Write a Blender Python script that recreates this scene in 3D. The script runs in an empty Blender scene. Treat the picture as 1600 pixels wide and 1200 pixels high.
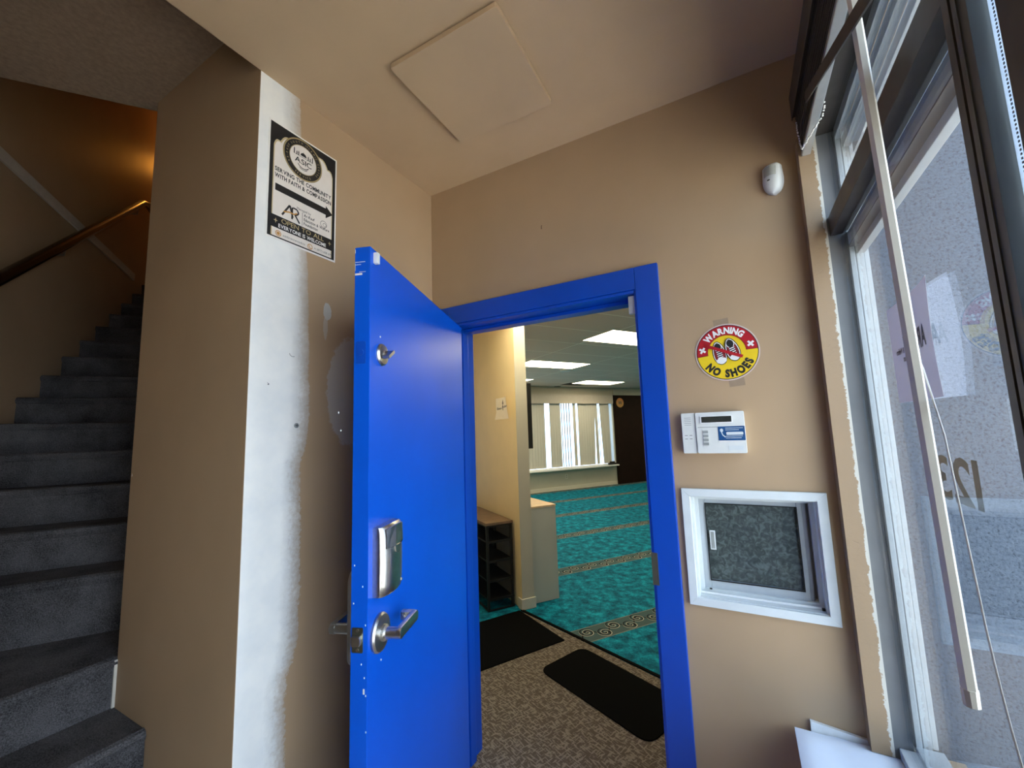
import bpy, bmesh, math, random
from mathutils import Matrix, Vector
random.seed(7)
S = bpy.context.scene
COL = S.collection
PI = math.pi
def rad(a): return a * PI / 180.0

# ------------------------------------------------------------------ camera
cam_data = bpy.data.cameras.new('camera')
cam = bpy.data.objects.new('camera', cam_data)
COL.objects.link(cam)
right = Vector((0.8743222, 0.4841975, -0.0333658))
up = Vector((0.0854380, -0.0858746, 0.9926358))
back = Vector((0.4777665, -0.8707344, -0.1164509))
cam.matrix_world = Matrix(((right.x, up.x, back.x, 0.0), (right.y, up.y, back.y, -1.6),
                           (right.z, up.z, back.z, 1.48), (0, 0, 0, 1)))
cam_data.sensor_width = 36.0
cam_data.lens = 641.74 / 1600 * 36.0
cam_data.clip_start = 0.02
cam_data.clip_end = 200
S.camera = cam
# ------------------------------------------------------------------ world and exposure
W = bpy.data.worlds.new('sky'); S.world = W; W.use_nodes = True
wn = W.node_tree.nodes
bg = wn['Background']
_l = W.node_tree.links
_tc = wn.new('ShaderNodeTexCoord'); _dp = wn.new('ShaderNodeVectorMath'); _dp.operation = 'DOT_PRODUCT'
_dp.inputs[1].default_value = (.955, -.10, .28); _l.new(_tc.outputs['Generated'], _dp.inputs[0])
_mx = wn.new('ShaderNodeMath'); _mx.operation = 'MAXIMUM'; _mx.inputs[1].default_value = 0; _l.new(_dp.outputs['Value'], _mx.inputs[0])
_pw = wn.new('ShaderNodeMath'); _pw.operation = 'POWER'; _pw.inputs[1].default_value = 5; _l.new(_mx.outputs[0], _pw.inputs[0])
_st = wn.new('ShaderNodeMath'); _st.operation = 'MULTIPLY_ADD'; _st.inputs[1].default_value = 8.5; _st.inputs[2].default_value = 4.6
_l.new(_pw.outputs[0], _st.inputs[0]); _l.new(_st.outputs[0], bg.inputs[1])
_cm = wn.new('ShaderNodeMix'); _cm.data_type = 'RGBA'; _cm.inputs[6].default_value = (.62, .80, 1.0, 1); _cm.inputs[7].default_value = (.84, .91, 1.0, 1)
_l.new(_pw.outputs[0], _cm.inputs[0]); _l.new(_cm.outputs[2], bg.inputs[0])
sun = bpy.data.lights.new('sun', 'SUN'); sun.energy = 36; sun.color = (1.0, .92, .80); sun.angle = rad(2)
sun_o = bpy.data.objects.new('sun', sun); COL.objects.link(sun_o)
sun_o.rotation_euler = Vector((.25, .50, -.83)).to_track_quat('-Z', 'Y').to_euler()
S.view_settings.view_transform = 'Standard'
S.view_settings.look = 'None'
S.view_settings.gamma = 1
S.view_settings.use_curve_mapping = False
S.view_settings.exposure = -0.25

# ------------------------------------------------------------------ materials
def newmat(name):
    m = bpy.data.materials.new(name); m.use_nodes = True
    nt = m.node_tree
    return m, nt, nt.nodes['Principled BSDF']
def N(nt, t, **kw):
    n = nt.nodes.new(t)
    for k, v in kw.items(): setattr(n, k, v)
    return n
def math_(nt, op, a, b=None, c=None, clamp=False):
    n = N(nt, 'ShaderNodeMath', operation=op); n.use_clamp = clamp
    for i, v in enumerate((a, b, c)):
        if v is None: continue
        if isinstance(v, (int, float)): n.inputs[i].default_value = v
        else: nt.links.new(v, n.inputs[i])
    return n.outputs[0]
def mixc(nt, fac, a, b):
    n = N(nt, 'ShaderNodeMix', data_type='RGBA')
    for i, v in ((0, fac), (6, a), (7, b)):
        if isinstance(v, (int, float)): n.inputs[i].default_value = v
        elif isinstance(v, tuple): n.inputs[i].default_value = (*v[:3], 1)
        else: nt.links.new(v, n.inputs[i])
    return n.outputs[2]
def noise(nt, scale, detail=3, rough=.55, vec=None, out=0):
    n = N(nt, 'ShaderNodeTexNoise'); n.inputs['Scale'].default_value = scale
    n.inputs['Detail'].default_value = detail; n.inputs['Roughness'].default_value = rough
    if vec is not None: nt.links.new(vec, n.inputs['Vector'])
    return n.outputs[out]
def ramp(nt, fac, stops):
    n = N(nt, 'ShaderNodeValToRGB'); e = n.color_ramp.elements
    while len(e) < len(stops): e.new(0.5)
    for i, (p, c) in enumerate(stops):
        e[i].position = p; e[i].color = (*c, 1) if len(c) == 3 else c
    nt.links.new(fac, n.inputs[0]); return n.outputs[0]
def gpos(nt): return N(nt, 'ShaderNodeNewGeometry').outputs['Position']
def bump(nt, b, h, strength=.2, dist=.01):
    n = N(nt, 'ShaderNodeBump'); n.inputs['Strength'].default_value = strength; n.inputs['Distance'].default_value = dist
    nt.links.new(h, n.inputs['Height']); nt.links.new(n.outputs[0], b.inputs['Normal'])
def simple(name, col, rough=.5, metal=0.0, var=.06, vscale=30, bmp=0, coat=0, emit=None, estr=0):
    m, nt, b = newmat(name)
    P = gpos(nt)
    if var:
        f = noise(nt, vscale, vec=P)
        c = ramp(nt, f, [(.3, tuple(x * (1 - var) for x in col)), (.7, tuple(min(1, x * (1 + var)) for x in col))])
        nt.links.new(c, b.inputs['Base Color'])
    else: b.inputs['Base Color'].default_value = (*col, 1)
    b.inputs['Roughness'].default_value = rough; b.inputs['Metallic'].default_value = metal
    b.inputs['Coat Weight'].default_value = coat
    if bmp: bump(nt, b, noise(nt, vscale * 8, vec=P), bmp, .002)
    if emit: b.inputs['Emission Color'].default_value = (*emit, 1); b.inputs['Emission Strength'].default_value = estr
    return m
TAN = (0.43, 0.295, 0.175)
M = {}
M['wall_pale'] = simple('pale_rear_paint', (.30, .22, .14), .7, var=.03)
M['tan'] = simple('tan_paint', TAN, .55, var=.05, vscale=2.5, bmp=.12)
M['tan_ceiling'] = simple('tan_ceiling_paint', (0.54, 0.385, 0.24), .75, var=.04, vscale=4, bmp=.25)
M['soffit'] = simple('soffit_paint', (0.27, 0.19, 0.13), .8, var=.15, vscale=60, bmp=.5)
M['blue'] = simple('blue_gloss_paint', (0.0003, 0.082, 0.56), .36, var=.05, vscale=3, bmp=.03)
M['blue'].node_tree.nodes['Principled BSDF'].inputs['Specular IOR Level'].default_value = .32
M['blue_frame'] = simple('blue_frame_paint', (0.0003, 0.058, 0.42), .36, var=.06, vscale=5, bmp=.05)
M['steel'] = simple('satin_steel', (.60, .58, .54), .28, 1, var=.08, vscale=60)
M['steel_dark'] = simple('brushed_steel', (.42, .42, .41), .36, 1, var=.08, vscale=60)
M['brass'] = simple('tarnished_plate', (.24, .25, .20), .4, 1, var=.1)
M['white'] = simple('white_plastic', (.70, .71, .69), .4, var=.03)
M['offwhite'] = simple('off_white_vinyl', (.66, .70, .71), .42, var=.05, vscale=12)
M['alu'] = simple('white_aluminium', (.46, .50, .53), .4, .0, var=.05)
M['bronze'] = simple('dark_bronze_frame', (.060, .053, .048), .45, .2, var=.15, vscale=20)
M['bronze_grey'] = simple('grey_bronze_frame', (.155, .160, .165), .5, .1, var=.1, vscale=8)
M['black'] = simple('black', (.006, .006, .006), .5, var=0)
M['black_metal'] = simple('black_metal', (.010, .010, .011), .45, .3, var=.1)
M['rubber'] = simple('black_mat', (.004, .004, .004), 1.0, var=.3, vscale=300, bmp=.6)
M['rubber'].node_tree.nodes['Principled BSDF'].inputs['Specular IOR Level'].default_value = .03
M['ink'] = simple('black_ink', (.012, .012, .013), .5, var=0)
M['paper'] = simple('white_paper', (.78, .72, .66), .7, var=.03)
M['paper_border'] = simple('paper_border', (.86, .84, .8), .7, var=.02)
M['gold'] = simple('gold_ink', (.30, .22, .09), .6, var=.1)
M['gold_light'] = simple('pale_gold_ink', (.55, .44, .24), .6, var=.05)
M['orange'] = simple('amber_ink', (.55, .27, .06), .6, var=.05)
M['greyink'] = simple('grey_ink', (.12, .12, .13), .6, var=0)
M['red'] = simple('red_vinyl', (.42, .008, .018), .4, var=.05)
M['maroon'] = simple('dark_red_vinyl', (.20, .01, .015), .4, var=.05)
M['yellow'] = simple('yellow_vinyl', (.80, .56, .015), .4, var=.03)
M['pink'] = simple('pale_vinyl_rim', (.62, .50, .46), .4, var=.03)
M['vinyl_white'] = simple('white_vinyl', (.85, .85, .84), .4, var=0)
M['navy'] = simple('navy_sticker', (.012, .075, .22), .35, var=.05)
M['lcd'] = simple('lcd_glass', (.035, .036, .03), .25, var=.1)
M['key'] = simple('grey_keys', (.30, .32, .31), .5, var=.1)
M['tape'] = simple('clear_tape', (.34, .25, .175), .25, var=.05)
M['cream'] = simple('cream_paint', (.80, .66, .40), .6, var=.04, vscale=3, bmp=.1)
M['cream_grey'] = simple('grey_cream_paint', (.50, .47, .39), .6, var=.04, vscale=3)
M['halfwall'] = simple('light_grey_paint', (.50, .50, .45), .6, var=.04, vscale=3)
M['trim_cream'] = simple('cream_trim', (.62, .60, .52), .5, var=.03)
M['lightwood'] = simple('light_wood', (.72, .52, .32), .5, var=.1, vscale=20)
M['walnut'] = simple('brown_wood', (.17, .105, .06), .5, var=.2, vscale=15)
M['darkwood'] = simple('dark_brown_panel', (.014, .006, .004), .7, var=.2, vscale=6)
M['darkwood'].node_tree.nodes['Principled BSDF'].inputs['Specular IOR Level'].default_value = .15
M['cork'] = simple('orange_plaque', (.60, .30, .08), .6, var=.15, vscale=30)
M['blind'] = simple('beige_blind', (.50, .45, .40), .6, var=.05, vscale=20)
M['cloth'] = simple('pale_blue_cloth', (.66, .74, .86), .85, var=.04, vscale=8, bmp=.2)
M['foam'] = simple('white_board', (.72, .74, .74), .7, var=.05)
M['concrete'] = simple('pale_concrete', (.70, .66, .60), .9, var=.1, vscale=10, bmp=.3)
M['cord'] = simple('white_cord', (.72, .72, .69), .6, var=.02)
M['wand'] = simple('cream_plastic_wand', (.80, .78, .70), .3, var=.02)
M['canopy'] = simple('canopy_soffit', (.40, .42, .43), .7, var=.05)
M['vent'] = simple('vent_dark', (.01, .01, .01), .8, var=0)
M['tbar_white'] = simple('white_metal', (.6, .6, .58), .5, var=0)
M['skirt'] = simple('white_skirt_trim', (.55, .52, .46), .5, var=.05)
M['lamp_warm'] = simple('warm_lamp_glass', (.9, .6, .3), .5, var=0, emit=(1, .38, .05), estr=22)

# left wall paint: tan with the unpainted primer patches of the photo
def mat_left():
    m, nt, b = newmat('tan_paint_with_primer'); P = gpos(nt)
    sp = N(nt, 'ShaderNodeSeparateXYZ'); nt.links.new(P, sp.inputs[0]); y, z = sp.outputs[1], sp.outputs[2]
    fc = N(nt, 'ShaderNodeFloatCurve'); cu = fc.mapping.curves[0]
    pts = [(0.0, -.735), (.468, -.729), (.596, -.729), (.665, -.735), (.741, -.73), (.782, -.706), (.847, -.695), (1.088, -.693),
           (1.235, -.697), (1.402, -.702), (1.449, -.684), (1.538, -.674), (1.674, -.676), (1.906, -.684), (2.143, -.697), (2.38, -.72), (2.74, -.742)]
    cu.points[0].location = (0, (pts[0][1] + 1)); cu.points[1].location = (1, (pts[-1][1] + 1))
    for zz, yy in pts[1:-1]: cu.points.new(zz / 2.74, yy + 1)
    for p in cu.points: p.handle_type = 'VECTOR'
    fc.mapping.update()
    nt.links.new(math_(nt, 'DIVIDE', z, 2.74), fc.inputs['Value'])
    edge = math_(nt, 'SUBTRACT', fc.outputs[0], 1.0)
    n1 = noise(nt, 70, 5, .7, P); n2 = noise(nt, 12, 3, .6, P)
    # rougher edge low on the wall
    low = math_(nt, 'SUBTRACT', 1.0, math_(nt, 'MULTIPLY', math_(nt, 'SUBTRACT', z, 1.2), 1.3, clamp=True))
    amp = math_(nt, 'ADD', .010, math_(nt, 'MULTIPLY', low, .028))
    jag = math_(nt, 'MULTIPLY', math_(nt, 'SUBTRACT', n1, .5), amp)
    edge2 = math_(nt, 'ADD', edge, math_(nt, 'ADD', jag, math_(nt, 'MULTIPLY', math_(nt, 'SUBTRACT', n2, .5), .012)))
    d = math_(nt, 'SUBTRACT', edge2, y)
    strip = math_(nt, 'MULTIPLY', d, 260, clamp=True)
    feather = math_(nt, 'MULTIPLY', math_(nt, 'ADD', d, math_(nt, 'MULTIPLY', math_(nt, 'SUBTRACT', n1, .45), .05)), 22, clamp=True)
    def blob(cy, cz, ry, rz, k=1.0):
        a = math_(nt, 'POWER', math_(nt, 'DIVIDE', math_(nt, 'SUBTRACT', y, cy), ry), 2)
        c = math_(nt, 'POWER', math_(nt, 'DIVIDE', math_(nt, 'SUBTRACT', z, cz), rz), 2)
        r = math_(nt, 'ADD', math_(nt, 'ADD', a, c), math_(nt, 'MULTIPLY', math_(nt, 'SUBTRACT', n1, .5), k))
        r = math_(nt, 'ADD', r, math_(nt, 'MULTIPLY', math_(nt, 'SUBTRACT', noise(nt, 20, 5, .75, P), .5), k * 1.6))
        return math_(nt, 'MULTIPLY', math_(nt, 'SUBTRACT', 1.0, r), 8, clamp=True)
    b1 = blob(-.50, 1.66, .108, .215, .45)
    b2 = blob(-.61, 1.955, .017, .035, .9)
    b3 = blob(-.617, 1.89, .010, .05, 1.2)
    bb = math_(nt, 'MAXIMUM', math_(nt, 'MULTIPLY', b1, .62), math_(nt, 'MAXIMUM', b2, math_(nt, 'MULTIPLY', b3, .5)))
    # primer colour with grey trowel smears
    sm = noise(nt, 6, 4, .6, P)
    prim = ramp(nt, sm, [(.35, (.80, .81, .80)), (.62, (.90, .89, .85))])
    # grey skim band along the ragged side
    band = math_(nt, 'SUBTRACT', 1.0, math_(nt, 'MULTIPLY', d, 14, clamp=True))
    band = math_(nt, 'MULTIPLY', band, math_(nt, 'MULTIPLY', noise(nt, 9, 4, .6, P), 1.25, clamp=True))
    prim = mixc(nt, band, prim, (.33, .315, .29))
    fac = math_(nt, 'MULTIPLY', strip, math_(nt, 'ADD', .35, math_(nt, 'MULTIPLY', feather, .65)))
    tan = ramp(nt, noise(nt, 2.5, vec=P), [(.3, tuple(c * .96 for c in TAN)), (.7, tuple(c * 1.05 for c in TAN))])
    c1 = mixc(nt, fac, tan, prim)
    c2 = mixc(nt, bb, c1, (.50, .48, .44))
    nt.links.new(c2, b.inputs['Base Color']); b.inputs['Roughness'].default_value = .6
    h = math_(nt, 'ADD', math_(nt, 'MULTIPLY', math_(nt, 'MAXIMUM', strip, bb), .6), math_(nt, 'MULTIPLY', noise(nt, 40, vec=P), .2))
    bump(nt, b, h, .35, .002)
    return m
M['left'] = mat_left()

def mat_carpet(name, cols, scale=350, big=5):
    m, nt, b = newmat(name); P = gpos(nt)
    f = math_(nt, 'ADD', math_(nt, 'MULTIPLY', noise(nt, scale, 4, .7, P), .65), math_(nt, 'MULTIPLY', noise(nt, big, 3, .6, P), .35))
    nt.links.new(ramp(nt, f, [(.36, cols[0]), (.64, cols[1])]), b.inputs['Base Color'])
    b.inputs['Roughness'].default_value = 1; b.inputs['Specular IOR Level'].default_value = .1
    bump(nt, b, noise(nt, scale * .6, 4, .7, P), .9, .006)
    return m
M['stair_carpet'] = mat_carpet('charcoal_stair_carpet', ((.015, .015, .017), (.15, .146, .155)), 260)
M['lobby_floor'] = simple('beige_tile', (.60, .50, .38), .5, var=.15, vscale=8)

def rotated(nt, P, ang):
    """u runs along heading ang, v runs to its left (metres)"""
    sp = N(nt, 'ShaderNodeSeparateXYZ'); nt.links.new(P, sp.inputs[0])
    c, s = math.cos(rad(ang)), math.sin(rad(ang))
    u = math_(nt, 'ADD', math_(nt, 'MULTIPLY', sp.outputs[0], c), math_(nt, 'MULTIPLY', sp.outputs[1], s))
    v = math_(nt, 'ADD', math_(nt, 'MULTIPLY', sp.outputs[0], -s), math_(nt, 'MULTIPLY', sp.outputs[1], c))
    return u, v
def mat_brown():
    m, nt, b = newmat('woven_taupe_carpet'); P = gpos(nt)
    u, v = rotated(nt, P, -24)
    def cells(sx, sy, thr, seed):
        cv = N(nt, 'ShaderNodeCombineXYZ')
        nt.links.new(math_(nt, 'MULTIPLY', u, sx), cv.inputs[0]); nt.links.new(math_(nt, 'MULTIPLY', v, sy), cv.inputs[1]); cv.inputs[2].default_value = seed
        return math_(nt, 'MULTIPLY', math_(nt, 'SUBTRACT', noise(nt, 1, 2, .5, cv.outputs[0]), thr), 14, clamp=True)
    a = cells(24, 105, .52, 0); c = cells(105, 24, .54, 5)
    pat = math_(nt, 'MAXIMUM', a, c)
    f = noise(nt, 500, 3, .7, P)
    dark = ramp(nt, f, [(.3, (.075, .060, .048)), (.7, (.125, .103, .084))])
    light = ramp(nt, f, [(.3, (.20, .17, .14)), (.7, (.30, .26, .22))])
    nt.links.new(mixc(nt, math_(nt, 'MULTIPLY', pat, .85), dark, light), b.inputs['Base Color'])
    b.inputs['Roughness'].default_value = 1; b.inputs['Specular IOR Level'].default_value = .1
    bump(nt, b, f, .6, .004); return m
M['brown_carpet'] = mat_brown()
def mat_teal():
    m, nt, b = newmat('teal_prayer_carpet'); P = gpos(nt)
    u, v = rotated(nt, P, 54.5)
    n1 = noise(nt, 11, 7, .72, P); n2 = noise(nt, 120, 3, .7, P)
    f = math_(nt, 'ADD', math_(nt, 'MULTIPLY', n1, .75), math_(nt, 'MULTIPLY', n2, .25))
    base = ramp(nt, f, [(.36, (.000, .030, .060)), (.50, (.000, .135, .210)), (.68, (.006, .40, .55))])
    per = 1.24; w = .20
    vm = math_(nt, 'SUBTRACT', v, 1.63)
    loc = math_(nt, 'SUBTRACT', math_(nt, 'PINGPONG', math_(nt, 'SUBTRACT', vm, w / 2), per / 2), 0)   # 0 at band middle
    inb = math_(nt, 'MULTIPLY', math_(nt, 'SUBTRACT', w / 2, loc), 400, clamp=True)
    vl = math_(nt, 'WRAP', vm, per - .0, 0)   # 0..w inside the band
    p = math_(nt, 'SUBTRACT', vl, w / 2)
    # vine and curls
    k = 2 * PI / .24
    vine = math_(nt, 'MULTIPLY', math_(nt, 'SINE', math_(nt, 'MULTIPLY', u, k)), .052)
    dv = math_(nt, 'ABSOLUTE', math_(nt, 'SUBTRACT', p, vine))
    blackl = math_(nt, 'MULTIPLY', math_(nt, 'SUBTRACT', .0100, dv), 400, clamp=True)
    def rings(off, sgn):
        uu = math_(nt, 'SUBTRACT', math_(nt, 'WRAP', math_(nt, 'ADD', u, off), .24, 0), .12)
        pp = math_(nt, 'ADD', p, sgn * .030)
        r = math_(nt, 'SQRT', math_(nt, 'ADD', math_(nt, 'POWER', uu, 2), math_(nt, 'POWER', pp, 2)))
        an = math_(nt, 'ARCTAN2', pp, uu)
        sp = math_(nt, 'WRAP', math_(nt, 'ADD', r, math_(nt, 'MULTIPLY', an, .030 / (2 * PI))), .030, 0)
        g = math_(nt, 'MULTIPLY', math_(nt, 'SUBTRACT', .062, r), 300, clamp=True)
        bl = math_(nt, 'MULTIPLY', math_(nt, 'MULTIPLY', math_(nt, 'SUBTRACT', .010, sp), 500, clamp=True), g)
        wh = math_(nt, 'MULTIPLY', math_(nt, 'MULTIPLY', math_(nt, 'MULTIPLY', math_(nt, 'SUBTRACT', sp, .011), 500, clamp=True),
                                         math_(nt, 'MULTIPLY', math_(nt, 'SUBTRACT', .018, sp), 500, clamp=True)), g)
        return bl, wh
    b1, w1 = rings(.180, 1); b2, w2 = rings(.060, -1)
    bl = math_(nt, 'MAXIMUM', blackl, math_(nt, 'MAXIMUM', b1, b2)); wh = math_(nt, 'MAXIMUM', w1, w2)
    # thin edge lines of the band
    el = math_(nt, 'MULTIPLY', math_(nt, 'SUBTRACT', math_(nt, 'ABSOLUTE', p), .090), 500, clamp=True)
    bc = mixc(nt, bl, (.055, .095, .10), (.003, .004, .008))
    bc = mixc(nt, math_(nt, 'MULTIPLY', wh, .9), bc, (.50, .46, .37))
    bc = mixc(nt, math_(nt, 'MULTIPLY', el, .8), bc, (.20, .21, .19))
    nt.links.new(mixc(nt, inb, base, bc), b.inputs['Base Color'])
    b.inputs['Roughness'].default_value = .9; b.inputs['Specular IOR Level'].default_value = .15
    bump(nt, b, n2, .5, .004); return m
M['teal_carpet'] = mat_teal()
def mat_grid_ceiling():
    m, nt, b = newmat('suspended_tile_ceiling'); P = gpos(nt)
    u, v = rotated(nt, P, 57)
    u = math_(nt, 'SUBTRACT', u, 1.9471 ); v = math_(nt, 'SUBTRACT', v, 4.5846)
    a = math_(nt, 'PINGPONG', u, .61); c = math_(nt, 'PINGPONG', v, .305)
    ln = math_(nt, 'MAXIMUM', math_(nt, 'MULTIPLY', math_(nt, 'SUBTRACT', .011, a), 600, clamp=True), math_(nt, 'MULTIPLY', math_(nt, 'SUBTRACT', .011, c), 600, clamp=True))
    f = ramp(nt, noise(nt, 90, 4, .7, P), [(.3, (.66, .53, .46)), (.7, (.76, .61, .53))])
    nt.links.new(mixc(nt, ln, f, (.95, .85, .76)), b.inputs['Base Color']); b.inputs['Roughness'].default_value = .9
    bump(nt, b, ln, .5, .006); return m
M['grid_ceiling'] = mat_grid_ceiling()
def mat_light():
    m, nt, b = newmat('fluorescent_diffuser')
    b.inputs['Base Color'].default_value = (.8, .8, .7, 1)
    b.inputs['Emission Color'].default_value = (1, .87, .58, 1); b.inputs['Emission Strength'].default_value = 15
    return m
M['light'] = mat_light()
def mat_stucco():
    m, nt, b = newmat('blue_grey_stucco'); P = gpos(nt)
    f = noise(nt, 130, 4, .75, P)
    nt.links.new(ramp(nt, f, [(.34, (.035, .045, .065)), (.47, (.100, .124, .165)), (.75, (.140, .170, .220))]), b.inputs['Base Color'])
    b.inputs['Roughness'].default_value = .9; bump(nt, b, f, .6, .006); return m
M['stucco'] = mat_stucco()
def mat_glass(name='window_glass', tint=(.93, .97, 1), gloss=.72):
    m = bpy.data.materials.new(name); m.use_nodes = True; nt = m.node_tree
    nt.nodes.remove(nt.nodes['Principled BSDF'])
    t = N(nt, 'ShaderNodeBsdfTransparent'); t.inputs[0].default_value = (*tint, 1)
    g = N(nt, 'ShaderNodeBsdfGlossy'); g.inputs['Roughness'].default_value = 0.0; g.inputs['Color'].default_value = (gloss, gloss, gloss, 1)
    ge = N(nt, 'ShaderNodeNewGeometry'); dp = N(nt, 'ShaderNodeVectorMath', operation='DOT_PRODUCT')
    nt.links.new(ge.outputs['Normal'], dp.inputs[0]); nt.links.new(ge.outputs['Incoming'], dp.inputs[1])
    co = math_(nt, 'ABSOLUTE', dp.outputs['Value'])
    F = math_(nt, 'ADD', .04, math_(nt, 'MULTIPLY', math_(nt, 'POWER', math_(nt, 'SUBTRACT', 1.0, co, clamp=True), 5), .96))
    mx = N(nt, 'ShaderNodeMixShader'); nt.links.new(F, mx.inputs[0])
    nt.links.new(t.outputs[0], mx.inputs[1]); nt.links.new(g.outputs[0], mx.inputs[2])
    nt.links.new(mx.outputs[0], nt.nodes['Material Output'].inputs[0]); return m
M['glass'] = mat_glass()
def mat_obscure():
    m, nt, b = newmat('patterned_board_behind_glass'); P = gpos(nt)
    v = N(nt, 'ShaderNodeTexNoise'); v.inputs['Scale'].default_value = 55; v.inputs['Detail'].default_value = 5; v.inputs['Distortion'].default_value = 1.3
    nt.links.new(P, v.inputs['Vector'])
    nt.links.new(ramp(nt, v.outputs[0], [(.30, (.045, .052, .045)), (.48, (.085, .092, .080)), (.66, (.19, .20, .18))]), b.inputs['Base Color'])
    b.inputs['Roughness'].default_value = .45
    return m
M['obscure'] = mat_obscure()
def mat_slat_translucent():
    m, nt, b = newmat('lit_blind_slat')
    b.inputs['Base Color'].default_value = (.6, .58, .53, 1); b.inputs['Roughness'].default_value = .6
    tr = N(nt, 'ShaderNodeBsdfTranslucent'); tr.inputs[0].default_value = (.7, .75, .8, 1)
    mx = N(nt, 'ShaderNodeMixShader'); mx.inputs[0].default_value = .05
    nt.links.new(b.outputs[0], mx.inputs[1]); nt.links.new(tr.outputs[0], mx.inputs[2])
    nt.links.new(mx.outputs[0], nt.nodes['Material Output'].inputs[0]); return m
M['slat'] = mat_slat_translucent()
def mat_thinpaper():
    m, nt, b = newmat('thin_paper')
    b.inputs['Base Color'].default_value = (.62, .60, .64, 1); b.inputs['Roughness'].default_value = .7
    tr = N(nt, 'ShaderNodeBsdfTranslucent'); tr.inputs[0].default_value = (.62, .60, .66, 1)
    mx = N(nt, 'ShaderNodeMixShader'); mx.inputs[0].default_value = .35
    nt.links.new(b.outputs[0], mx.inputs[1]); nt.links.new(tr.outputs[0], mx.inputs[2])
    nt.links.new(mx.outputs[0], nt.nodes['Material Output'].inputs[0]); return m
M['thinpaper'] = mat_thinpaper()
def mat_wornpost():
    m, nt, b = newmat('chipped_tan_post'); P = gpos(nt)
    sp = N(nt, 'ShaderNodeSeparateXYZ'); nt.links.new(P, sp.inputs[0])
    n1 = noise(nt, 38, 5, .75, P)
    e = math_(nt, 'MULTIPLY', math_(nt, 'SUBTRACT', sp.outputs[0], math_(nt, 'ADD', .266, math_(nt, 'MULTIPLY', n1, .030))), 500, clamp=True)
    cr = N(nt, 'ShaderNodeTexVoronoi'); cr.feature = 'DISTANCE_TO_EDGE'; cr.inputs['Scale'].default_value = 60
    mp = N(nt, 'ShaderNodeMapping'); mp.inputs['Scale'].default_value = (.5, 1, 1.4); nt.links.new(P, mp.inputs[0]); nt.links.new(mp.outputs[0], cr.inputs['Vector'])
    crack = math_(nt, 'MULTIPLY', math_(nt, 'SUBTRACT', .012, cr.outputs[0]), 120, clamp=True)
    crack = math_(nt, 'MULTIPLY', crack, math_(nt, 'MULTIPLY', math_(nt, 'SUBTRACT', noise(nt, 6, 3, .6, P), .5), 8, clamp=True))
    c = mixc(nt, math_(nt, 'MULTIPLY', crack, .5), tuple(x * .74 for x in TAN), (.16, .11, .07))
    c = mixc(nt, e, c, (.55, .53, .47))
    nt.links.new(c, b.inputs['Base Color']); b.inputs['Roughness'].default_value = .5
    bump(nt, b, math_(nt, 'ADD', math_(nt, 'SUBTRACT', 0, crack), noise(nt, 60, vec=P)), .3, .002); return m
M['post'] = mat_wornpost()

# ------------------------------------------------------------------ mesh helpers
def build(name, bm, mat, parent=None, smooth=False, bevel=0):
    me = bpy.data.meshes.new(name); bmesh.ops.recalc_face_normals(bm, faces=bm.faces)
    if bevel:
        bmesh.ops.bevel(bm, geom=[e for e in bm.edges if e.is_manifold and e.calc_face_angle(0) > .6], offset=bevel, segments=2, affect='EDGES', profile=.6)
    bm.to_mesh(me); bm.free()
    if smooth:
        for p in me.polygons: p.use_smooth = True
        try: me.set_sharp_from_angle(angle=rad(38))
        except Exception: pass
    me.materials.append(M[mat] if isinstance(mat, str) else mat)
    o = bpy.data.objects.new(name, me); COL.objects.link(o)
    if parent: o.parent = parent
    return o
def box(bm, a, b):
    x0, y0, z0 = a; x1, y1, z1 = b
    v = [bm.verts.new(p) for p in ((x0, y0, z0), (x1, y0, z0), (x1, y1, z0), (x0, y1, z0), (x0, y0, z1), (x1, y0, z1), (x1, y1, z1), (x0, y1, z1))]
    for f in ((0, 3, 2, 1), (4, 5, 6, 7), (0, 1, 5, 4), (1, 2, 6, 5), (2, 3, 7, 6), (3, 0, 4, 7)): bm.faces.new([v[i] for i in f])
    return v
def prism(bm, poly, z0, z1, m=None):
    """extrude a 2D polygon along local z"""
    lo = [Vector((x, y, z0)) for x, y in poly]; hi = [Vector((x, y, z1)) for x, y in poly]
    if m: lo = [m @ p for p in lo]; hi = [m @ p for p in hi]
    a = [bm.verts.new(p) for p in lo]; b = [bm.verts.new(p) for p in hi]; n = len(poly)
    bm.faces.new(a[::-1]); bm.faces.new(b)
    for i in range(n): bm.faces.new((a[i], a[(i + 1) % n], b[(i + 1) % n], b[i]))
def tube(bm, pts, r, n=10, cap=True):
    pts = [Vector(p) for p in pts]; rings = []
    rr = r if isinstance(r, (list, tuple)) else [r] * len(pts)
    prev = None
    for i, p in enumerate(pts):
        t = ((pts[min(i + 1, len(pts) - 1)] - pts[max(i - 1, 0)])).normalized()
        ref = prev if prev is not None else (Vector((0, 0, 1)) if abs(t.z) < .9 else Vector((1, 0, 0)))
        s = (ref - t * ref.dot(t)).normalized(); prev = s; q = t.cross(s)
        rings.append([bm.verts.new(p + (s * math.cos(2 * PI * k / n) + q * math.sin(2 * PI * k / n)) * rr[i]) for k in range(n)])
    for i in range(len(rings) - 1):
        for k in range(n): bm.faces.new((rings[i][k], rings[i][(k + 1) % n], rings[i + 1][(k + 1) % n], rings[i + 1][k]))
    if cap: bm.faces.new(rings[0][::-1]); bm.faces.new(rings[-1])
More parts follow.
